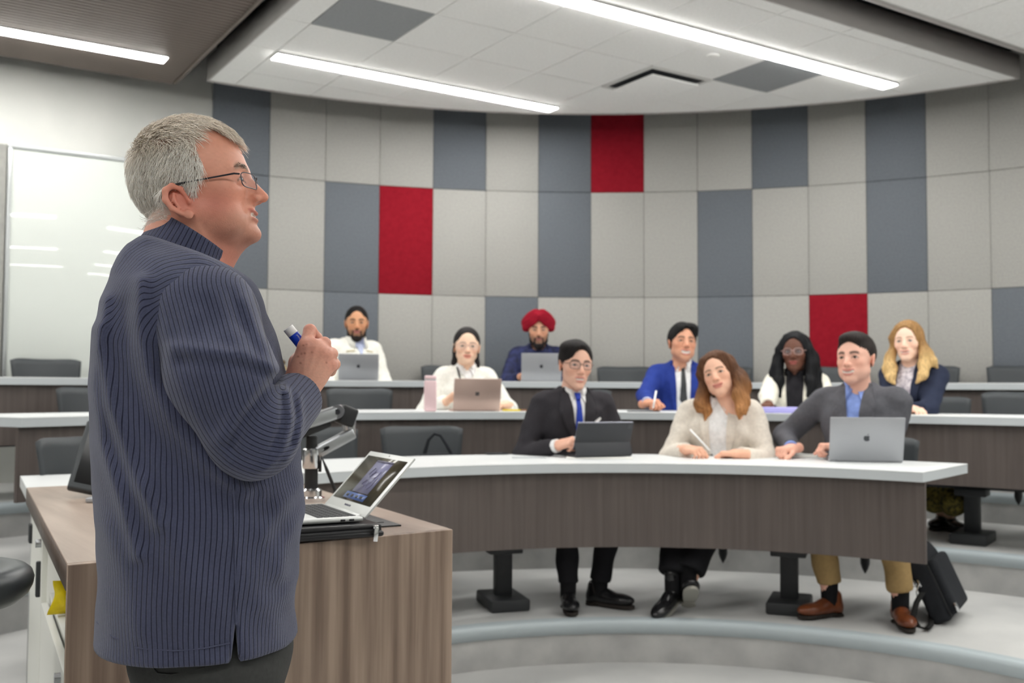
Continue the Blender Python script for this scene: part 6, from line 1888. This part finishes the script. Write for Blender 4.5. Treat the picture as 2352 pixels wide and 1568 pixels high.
# ---- marker
m0 = Vector(HPt(661, 752, -0.046)); m1 = Vector(HPt(714, 818, -0.046)); md = (m1 - m0).normalized()
mk = empty('whiteboard_marker', (0, 0, 0))
tag(mk, 'blue and white whiteboard marker in the raised hand of the speaker', 'marker')
lw = Matrix.Translation((LC[0], LC[1], 0)) @ Matrix.Rotation(math.atan2(LX[1], LX[0]), 4, 'Z')
rot_ = md.to_track_quat('Z', 'Y').to_matrix().to_4x4()
mk.matrix_basis = lw @ Matrix.Translation(m0) @ rot_
mat('marker_blue', S(24, 66, 200), 0.3); mat('marker_white', S(236, 236, 234), 0.35)
MB().lathe([(0.0085, 0.0), (0.0096, 0.0008), (0.0098, 0.0135), (0.0096, 0.015), (0.001, 0.015)], n=28).build('end_cap', 'marker_white', mk)
MB().lathe([(0.0094, 0.0140), (0.0094, 0.105), (0.007, 0.110), (0.001, 0.112)], n=28).build('barrel', 'marker_white', mk)
V, F = [], []; nn = 22
for i in range(nn + 1):
    a = math.radians(-250 + 285 * i / nn)
    for zz in (0.0152, 0.098): V.append((0.0097 * math.cos(a), 0.0097 * math.sin(a), zz))
for i in range(nn): F.append((2 * i, 2 * i + 2, 2 * i + 3, 2 * i + 1))
lab = new_obj('label', mesh_np('label', V, np.array(F), 'marker_blue'), mk)
tx = new_obj('lettering', text_mesh('Chisel', 0.0052, 'marker_white', 0.0001), mk)
mk_inv = (lw @ Matrix.Translation(m0) @ rot_).inverted().to_3x3()
tocam = (mk_inv @ Vector((0 - LC[0], 0 - LC[1], 0))).normalized(); tocam.z = 0; tocam.normalize()
a0 = math.atan2(tocam.y, tocam.x) - 0.35
zdir = Vector((math.cos(a0), math.sin(a0), 0)); xdir = Vector((0, 0, -1)); ydir = zdir.cross(xdir)
lab.rotation_euler = (0, 0, a0 + math.radians(108))
tx.matrix_basis = Matrix.Translation(zdir * 0.0099 + Vector((0, 0, 0.0255))) @ Matrix((xdir, ydir, zdir)).transposed().to_4x4()
# ------------------------------------------------------------------ things on the tables
def yaw_to(p, q):
    """rotation so that -y of an object at p points to q"""
    return math.atan2(p[1] - q[1], p[0] - q[0]) - math.pi / 2
PR = {i: c_['root'].location for i, c_ in enumerate(people)}
def put_laptop(px, py, top, who, W, D, ang, m, label, logo='apple', lid_len=None, extra=0.0):
    p = at_z(px, py, top)
    return laptop('laptop', (p[0], p[1], top), yaw_to(p, PR[who]) + extra, W, D, ang, m, label, logo=logo, lid_len=lid_len)
put_laptop(1988, 1061, H1, 2, 0.345, 0.243, 70, 'laptop_grey', 'large grey laptop in front of the man in the grey suit', extra=0.10, lid_len=0.225)
p = at_ring(1094, 939, R2 + 0.10)
laptop('laptop', (p[0], p[1], H2), yaw_to(p, PR[3]), 0.290, 0.21, 72, 'laptop_rose', 'pale pink laptop in front of the woman in the white vest', logo='squares', lid_len=0.20)
p = at_ring(823, 872, R3 + 0.12)
laptop('laptop', (p[0], p[1], H3), yaw_to(p, PR[7]) - 0.1, 0.290, 0.2, 66, 'laptop_grey', 'grey laptop in front of the bearded man in white', logo='apple')
p = at_ring(1243, 868, R3 + 0.12)
laptop('laptop', (p[0], p[1], H3), yaw_to(p, PR[8]), 0.305, 0.21, 78, 'laptop_grey', 'grey laptop in front of the man in the red turban', logo='apple')
# tablet in a folding keyboard case
mat('case_black', S(52, 54, 58), 0.55); mat('tablet_edge', S(170, 172, 184), 0.3, metal=0.6)
p = at_z(1388, 1052, H1)
tb = empty('tablet_case', (p[0], p[1], H1 + 0.006), yaw_to(p, PR[0]) + 0.02)
tag(tb, 'black tablet in a folding stand case in front of the glasses man', 'tablet')
MB().box((0, -0.10, 0.004), (0.314, 0.19, 0.008), bevel=0.003).build('keyboard_base', 'case_black', tb)
fl = empty('flap', (0, 0.0, 0.006), 0, tb); fl.rotation_euler = (math.radians(105), 0, 0)
MB().box((0, 0.04, 0), (0.318, 0.085, 0.006), bevel=0.002).build('flap_panel', 'case_black', fl)
tt = empty('tablet', (0, -0.028, 0.058), 0, tb); tt.rotation_euler = (math.radians(68), 0, 0)
MB().box((0, 0.052, -0.003), (0.318, 0.146, 0.006), bevel=0.003).build('back_cover', 'case_black', tt)
MB().box((0, 0.053, 0.003), (0.314, 0.150, 0.006), bevel=0.0025).build('slab', 'tablet_edge', tt)
MB().box((-0.138, 0.108, -0.0065), (0.026, 0.026, 0.003), bevel=0.001).build('camera_bump', 'logo_dark', tt)
def flat(name, px, py, top, size, m, label, cat, rz=0.0, h=0.006, bev=0.001):
    p = at_z(px, py, top) if top < 1.0 else at_ring(px, py, R2 + 0.12)
    o = MB().box((0, 0, h / 2), (size[0], size[1], h), bevel=bev).build(name, m, None, (p[0], p[1], top + 0.0005), rz)
    return tag(o, label, cat)
flat('notebook', 1376, 1052, H1, (0.33, 0.12), 'paper', 'cream notebook lying under the black tablet case', 'notebook', 0.0, 0.005)
ph = empty('mobile_phone', tuple(at_z(1140, 1043, H1 + 0.001)), 0.25)
tag(ph, 'dark phone lying on the front table left of the glasses man', 'phone')
MB().box((0, 0, 0.004), (0.118, 0.062, 0.008), bevel=0.003).build('body', 'black_plastic', ph)
MB().box((0, 0, 0.0083), (0.110, 0.056, 0.0006)).build('screen', 'screen_shade', ph)
flat('paper_sheet', 1215, 1051, H1, (0.17, 0.07), 'table_edge', 'sheet of paper on the front table beside the phone', 'paper', 0.05, 0.001, 0.0)
tl = empty('tablet', tuple(at_z(1615, 1044, H1 + 0.001)), 0.0)
tag(tl, 'dark tablet lying flat under the hand of the writing woman', 'tablet')
MB().box((0, 0, 0.0035), (0.175, 0.13, 0.007), bevel=0.003).build('body', 'logo_dark', tl)
MB().box((0, 0, 0.0073), (0.165, 0.12, 0.0006)).build('screen', 'screen_shade', tl)
npd = empty('notepad', tuple(at_z(1850, 1048, H1 + 0.001)), 0.12)
tag(npd, 'open paper notepad left of the large grey laptop', 'notepad')
MB().box((0, 0, 0.004), (0.225, 0.15, 0.008), bevel=0.002).build('pages', 'paper', npd)
V = [((a / 8 - 0.5) * 0.2, (b / 5 - 0.5) * 0.14, 0.009 + 0.012 * math.exp(-((a / 8 - 0.35) / 0.2) ** 2) * (b / 5)) for b in range(6) for a in range(9)]
F = [(b * 9 + a, b * 9 + a + 1, (b + 1) * 9 + a + 1, (b + 1) * 9 + a) for b in range(5) for a in range(8)]
new_obj('loose_page', mesh_np('loose_page', V, np.array(F), 'paper'), npd)
# pens held in hands
def pen(a, b, r, label, m='pen_white', cat='pen'):
    a, b = Vector(a), Vector(b); d = b - a
    e = empty('pencil', tuple(a)); tag(e, label, cat)
    MB().tube([(0, 0, 0), tuple(d * 0.92)], r, 10).build('barrel', m, e)
    MB().tube([tuple(d * 0.92), tuple(d)], [r, r * 0.25], 10).build('tip', m, e)
pen(at_y(1585, 986, 5.08), at_y(1632, 1036, 5.04), 0.0045, 'white stylus pencil in the hand of the woman in beige')
pen(at_y(1507, 898, 6.12), at_y(1500, 938, 6.02), 0.006, 'short white pen held by the laughing man in blue')
pen(at_y(1318, 1004, 5.05), at_y(1350, 998, 5.04), 0.0035, 'slim pale pen held by the man in the black suit')
# bottle
p = at_ring(988, 940, R2 + 0.08)
bt = empty('bottle', (p[0], p[1], H2), 0.1); tag(bt, 'tall square pink bottle on the second row table', 'bottle')
MB().box((0, 0, 0.094), (0.074, 0.074, 0.188), bevel=0.012, seg=4).build('body', 'pink_bottle', bt)
MB().box((0, 0, 0.203), (0.070, 0.070, 0.024), bevel=0.008, seg=3).build('cap', 'pink_bottle', bt)
MB().box((0, 0, 0.190), (0.066, 0.066, 0.006)).build('neck_ring', 'table_edge', bt)
lc = empty('pencil_case', (*at_ring(1791, 940, R2 + 0.10)[:2], H2), -0.05); tag(lc, 'long lilac case on the second row table', 'case')
MB().box((0, 0, 0.018), (0.215, 0.07, 0.034), bevel=0.006, seg=3).build('body', 'lilac', lc)
MB().box((0, 0, 0.0355), (0.205, 0.06, 0.003), bevel=0.001).build('lid', 'lilac', lc)
yw = empty('snack_wrapper', (*at_ring(1182, 940, R2 + 0.14)[:2], H2), 0.1); tag(yw, 'flat yellow and brown snack wrapper beside the pink laptop', 'wrapper')
mat('wrap_brown', S(140, 96, 62), 0.4)
MB().box((-0.02, 0, 0.006), (0.11, 0.05, 0.010), bevel=0.004).build('foil', 'yellow_packet', yw)
MB().box((0.05, 0, 0.006), (0.05, 0.045, 0.009), bevel=0.004).build('bar', 'wrap_brown', yw)
flat('dark_folder', 1478, 938, H2, (0.20, 0.05), 'case_black', 'thin dark folder before the man in the blue suit', 'folder', 0.0, 0.006)
flat('white_sheet', 2150, 945, H2, (0.30, 0.08), 'paper', 'white sheet of paper before the blonde woman', 'paper', -0.5, 0.002, 0.0)
# tan bag on the back row table, half hidden by the hand of the speaker
mat('bag_tan', S(150, 132, 100), 0.9, col2=S(120, 104, 78), nscale=(40, 40, 40), bump=0.004); mat('bag_brown', S(92, 74, 52), 0.9, col2=S(60, 48, 36), nscale=(60, 60, 60), bump=0.004)
p = at_ring(612, 880, R3 + 0.3)
bg = empty('tote_bag', (p[0], p[1], H3), 0.4); tag(bg, 'tan cloth bag with brown top behind the hand of the speaker', 'bag')
V, Q = sdf_mesh(lambda P: s_box(P, (0, 0, 0.055), (0.14, 0.08, 0.055), 0.035) + 0.004 * np.sin(P[:, 0] * 70) * np.sin(P[:, 2] * 60), (-0.18, -0.12, -0.01), (0.18, 0.12, 0.14), 0.008)
new_obj('body', mesh_np('body', V, Q, 'bag_tan'), bg)
V, Q = sdf_mesh(lambda P: s_ell(P, (0, 0, 0.125), (0.135, 0.075, 0.040)) + 0.006 * np.sin(P[:, 0] * 60) * np.sin(P[:, 1] * 70 + 1), (-0.18, -0.12, 0.06), (0.18, 0.12, 0.19), 0.008)
new_obj('flap', mesh_np('flap', V, Q, 'bag_brown'), bg)
# black bag standing on the empty front chair
p = at_ring(1002, 1040, 2.72)
bk = empty('backpack', (p[0], p[1], T1 + 0.472), math.radians(10)); tag(bk, 'black bag with a looped handle on the empty front chair', 'bag')
cloth('bag_black', (44, 46, 50))
V, Q = sdf_mesh(lambda P: s_box(P, (0, 0, 0.13), (0.13, 0.09, 0.13), 0.05), (-0.17, -0.13, -0.02), (0.17, 0.13, 0.3), 0.01)
new_obj('body', mesh_np('body', V, Q, 'bag_black'), bk)
def wp(px, py, yy):
    q = at_y(px, py, yy); v = Vector(q) - Vector((p[0], p[1], T1 + 0.472)); return tuple(Matrix.Rotation(-math.radians(10), 3, 'Z') @ v)
yy = float(p[1]) - 0.02
MB().tube([wp(970, 1070, yy), wp(976, 1038, yy), wp(984, 1010, yy), wp(998, 996, yy), wp(1012, 1000, yy), wp(1026, 1022, yy), wp(1040, 1048, yy), wp(1048, 1072, yy)], [0.012, 0.011, 0.009, 0.008, 0.008, 0.009, 0.011, 0.012], 10).build('handle', 'bag_black', bk)
# black document bag leaning under the right end of the front table
p = at_z(2170, 1432, T1)
cs = empty('document_bag', (p[0], p[1], T1 + 0.01), math.radians(-32)); tag(cs, 'black document bag with shoulder strap standing by the brown shoes', 'bag')
bb = empty('bag_shell', (0, 0, 0.0), 0, cs); bb.rotation_euler = (0, math.radians(-24), 0)
V, Q = sdf_mesh(lambda P: smax(s_box(P, (0, 0.14, 0.18), (0.048, 0.19, 0.18), 0.025), s_ell(P, (0, 0.14, 0.10), (0.09, 0.30, 0.30)), 0.02), (-0.08, -0.08, -0.02), (0.08, 0.36, 0.4), 0.008)
new_obj('body', mesh_np('body', V, Q, 'bag_black'), bb)
V, Q = sdf_mesh(lambda P: s_box(P, (0.058, 0.14, 0.15), (0.026, 0.17, 0.13), 0.022), (0.02, -0.06, -0.0), (0.1, 0.34, 0.31), 0.008)
new_obj('front_pocket', mesh_np('front_pocket', V, Q, 'bag_black'), bb)
MB().tube([(0.048, -0.045, 0.02), (0.05, -0.052, 0.18), (0.045, -0.045, 0.33)], 0.004, 6).build('zip', 'black_plastic', bb)
MB().box((0.085, -0.03, 0.05), (0.012, 0.02, 0.045), bevel=0.003).build('buckle', 'chrome', bb)
mm = MB(); mm.box((-0.02, -0.055, 0.20), (0.012, 0.010, 0.035), bevel=0.003); mm.tube([(-0.02, -0.058, 0.20), (-0.045, -0.07, 0.17), (-0.05, -0.075, 0.15)], 0.003, 6)
mm.tube([(-0.045 + 0.012 * math.cos(a), -0.06, 0.205 + 0.012 * math.sin(a)) for a in [2 * math.pi * k / 12 for k in range(13)]], 0.003, 6)
mm.build('hook', 'chrome', bb)
def fl_(px, py, dz): 
    q = at_z(px, py, T1 + dz); v = Vector(q) - Vector((p[0], p[1], T1 + 0.01)); return tuple(Matrix.Rotation(math.radians(32), 3, 'Z') @ v)
V, F = [], []
path = [fl_(2118, 1362, 0.16), fl_(2105, 1385, 0.12), fl_(2096, 1420, 0.06), fl_(2108, 1440, 0.02), fl_(2128, 1446, 0.012), fl_(2138, 1436, 0.012), fl_(2138, 1410, 0.02), fl_(2130, 1370, 0.05)]
for q in path: V += [(q[0] - 0.012, q[1], q[2]), (q[0] + 0.012, q[1] + 0.006, q[2]), (q[0] + 0.012, q[1] + 0.007, q[2] + 0.005), (q[0] - 0.012, q[1], q[2] + 0.005)]
for i in range(len(path) - 1):
    for a in range(4): F.append((4 * i + a, 4 * i + (a + 1) % 4, 4 * i + 4 + (a + 1) % 4, 4 * i + 4 + a))
new_obj('strap', mesh_np('strap', V, np.array(F), 'strap_black'), cs)
# chairs under the seated people
WHO = ['the man in the black suit', 'the woman in beige', 'the man in the grey suit', 'the woman in the white vest', 'the laughing man in blue', 'the woman in the cream jacket', 'the blonde woman', 'the bearded man', 'the man in the turban']
for i, c_ in enumerate(people):
    o = copy_tree(chair0); r0 = c_['root']
    o.location = r0.location + Vector((-0.03 * -math.sin(r0.rotation_euler.z), -0.03 * math.cos(r0.rotation_euler.z), -0.035)); o.rotation_euler = r0.rotation_euler.copy()
    if i == 6: o.rotation_euler.z += 0.5; o.location += Vector((0.13, 0.02, 0))
    tag(o, 'grey chair under ' + WHO[i], 'chair', 'grey plastic chairs on the tiers')
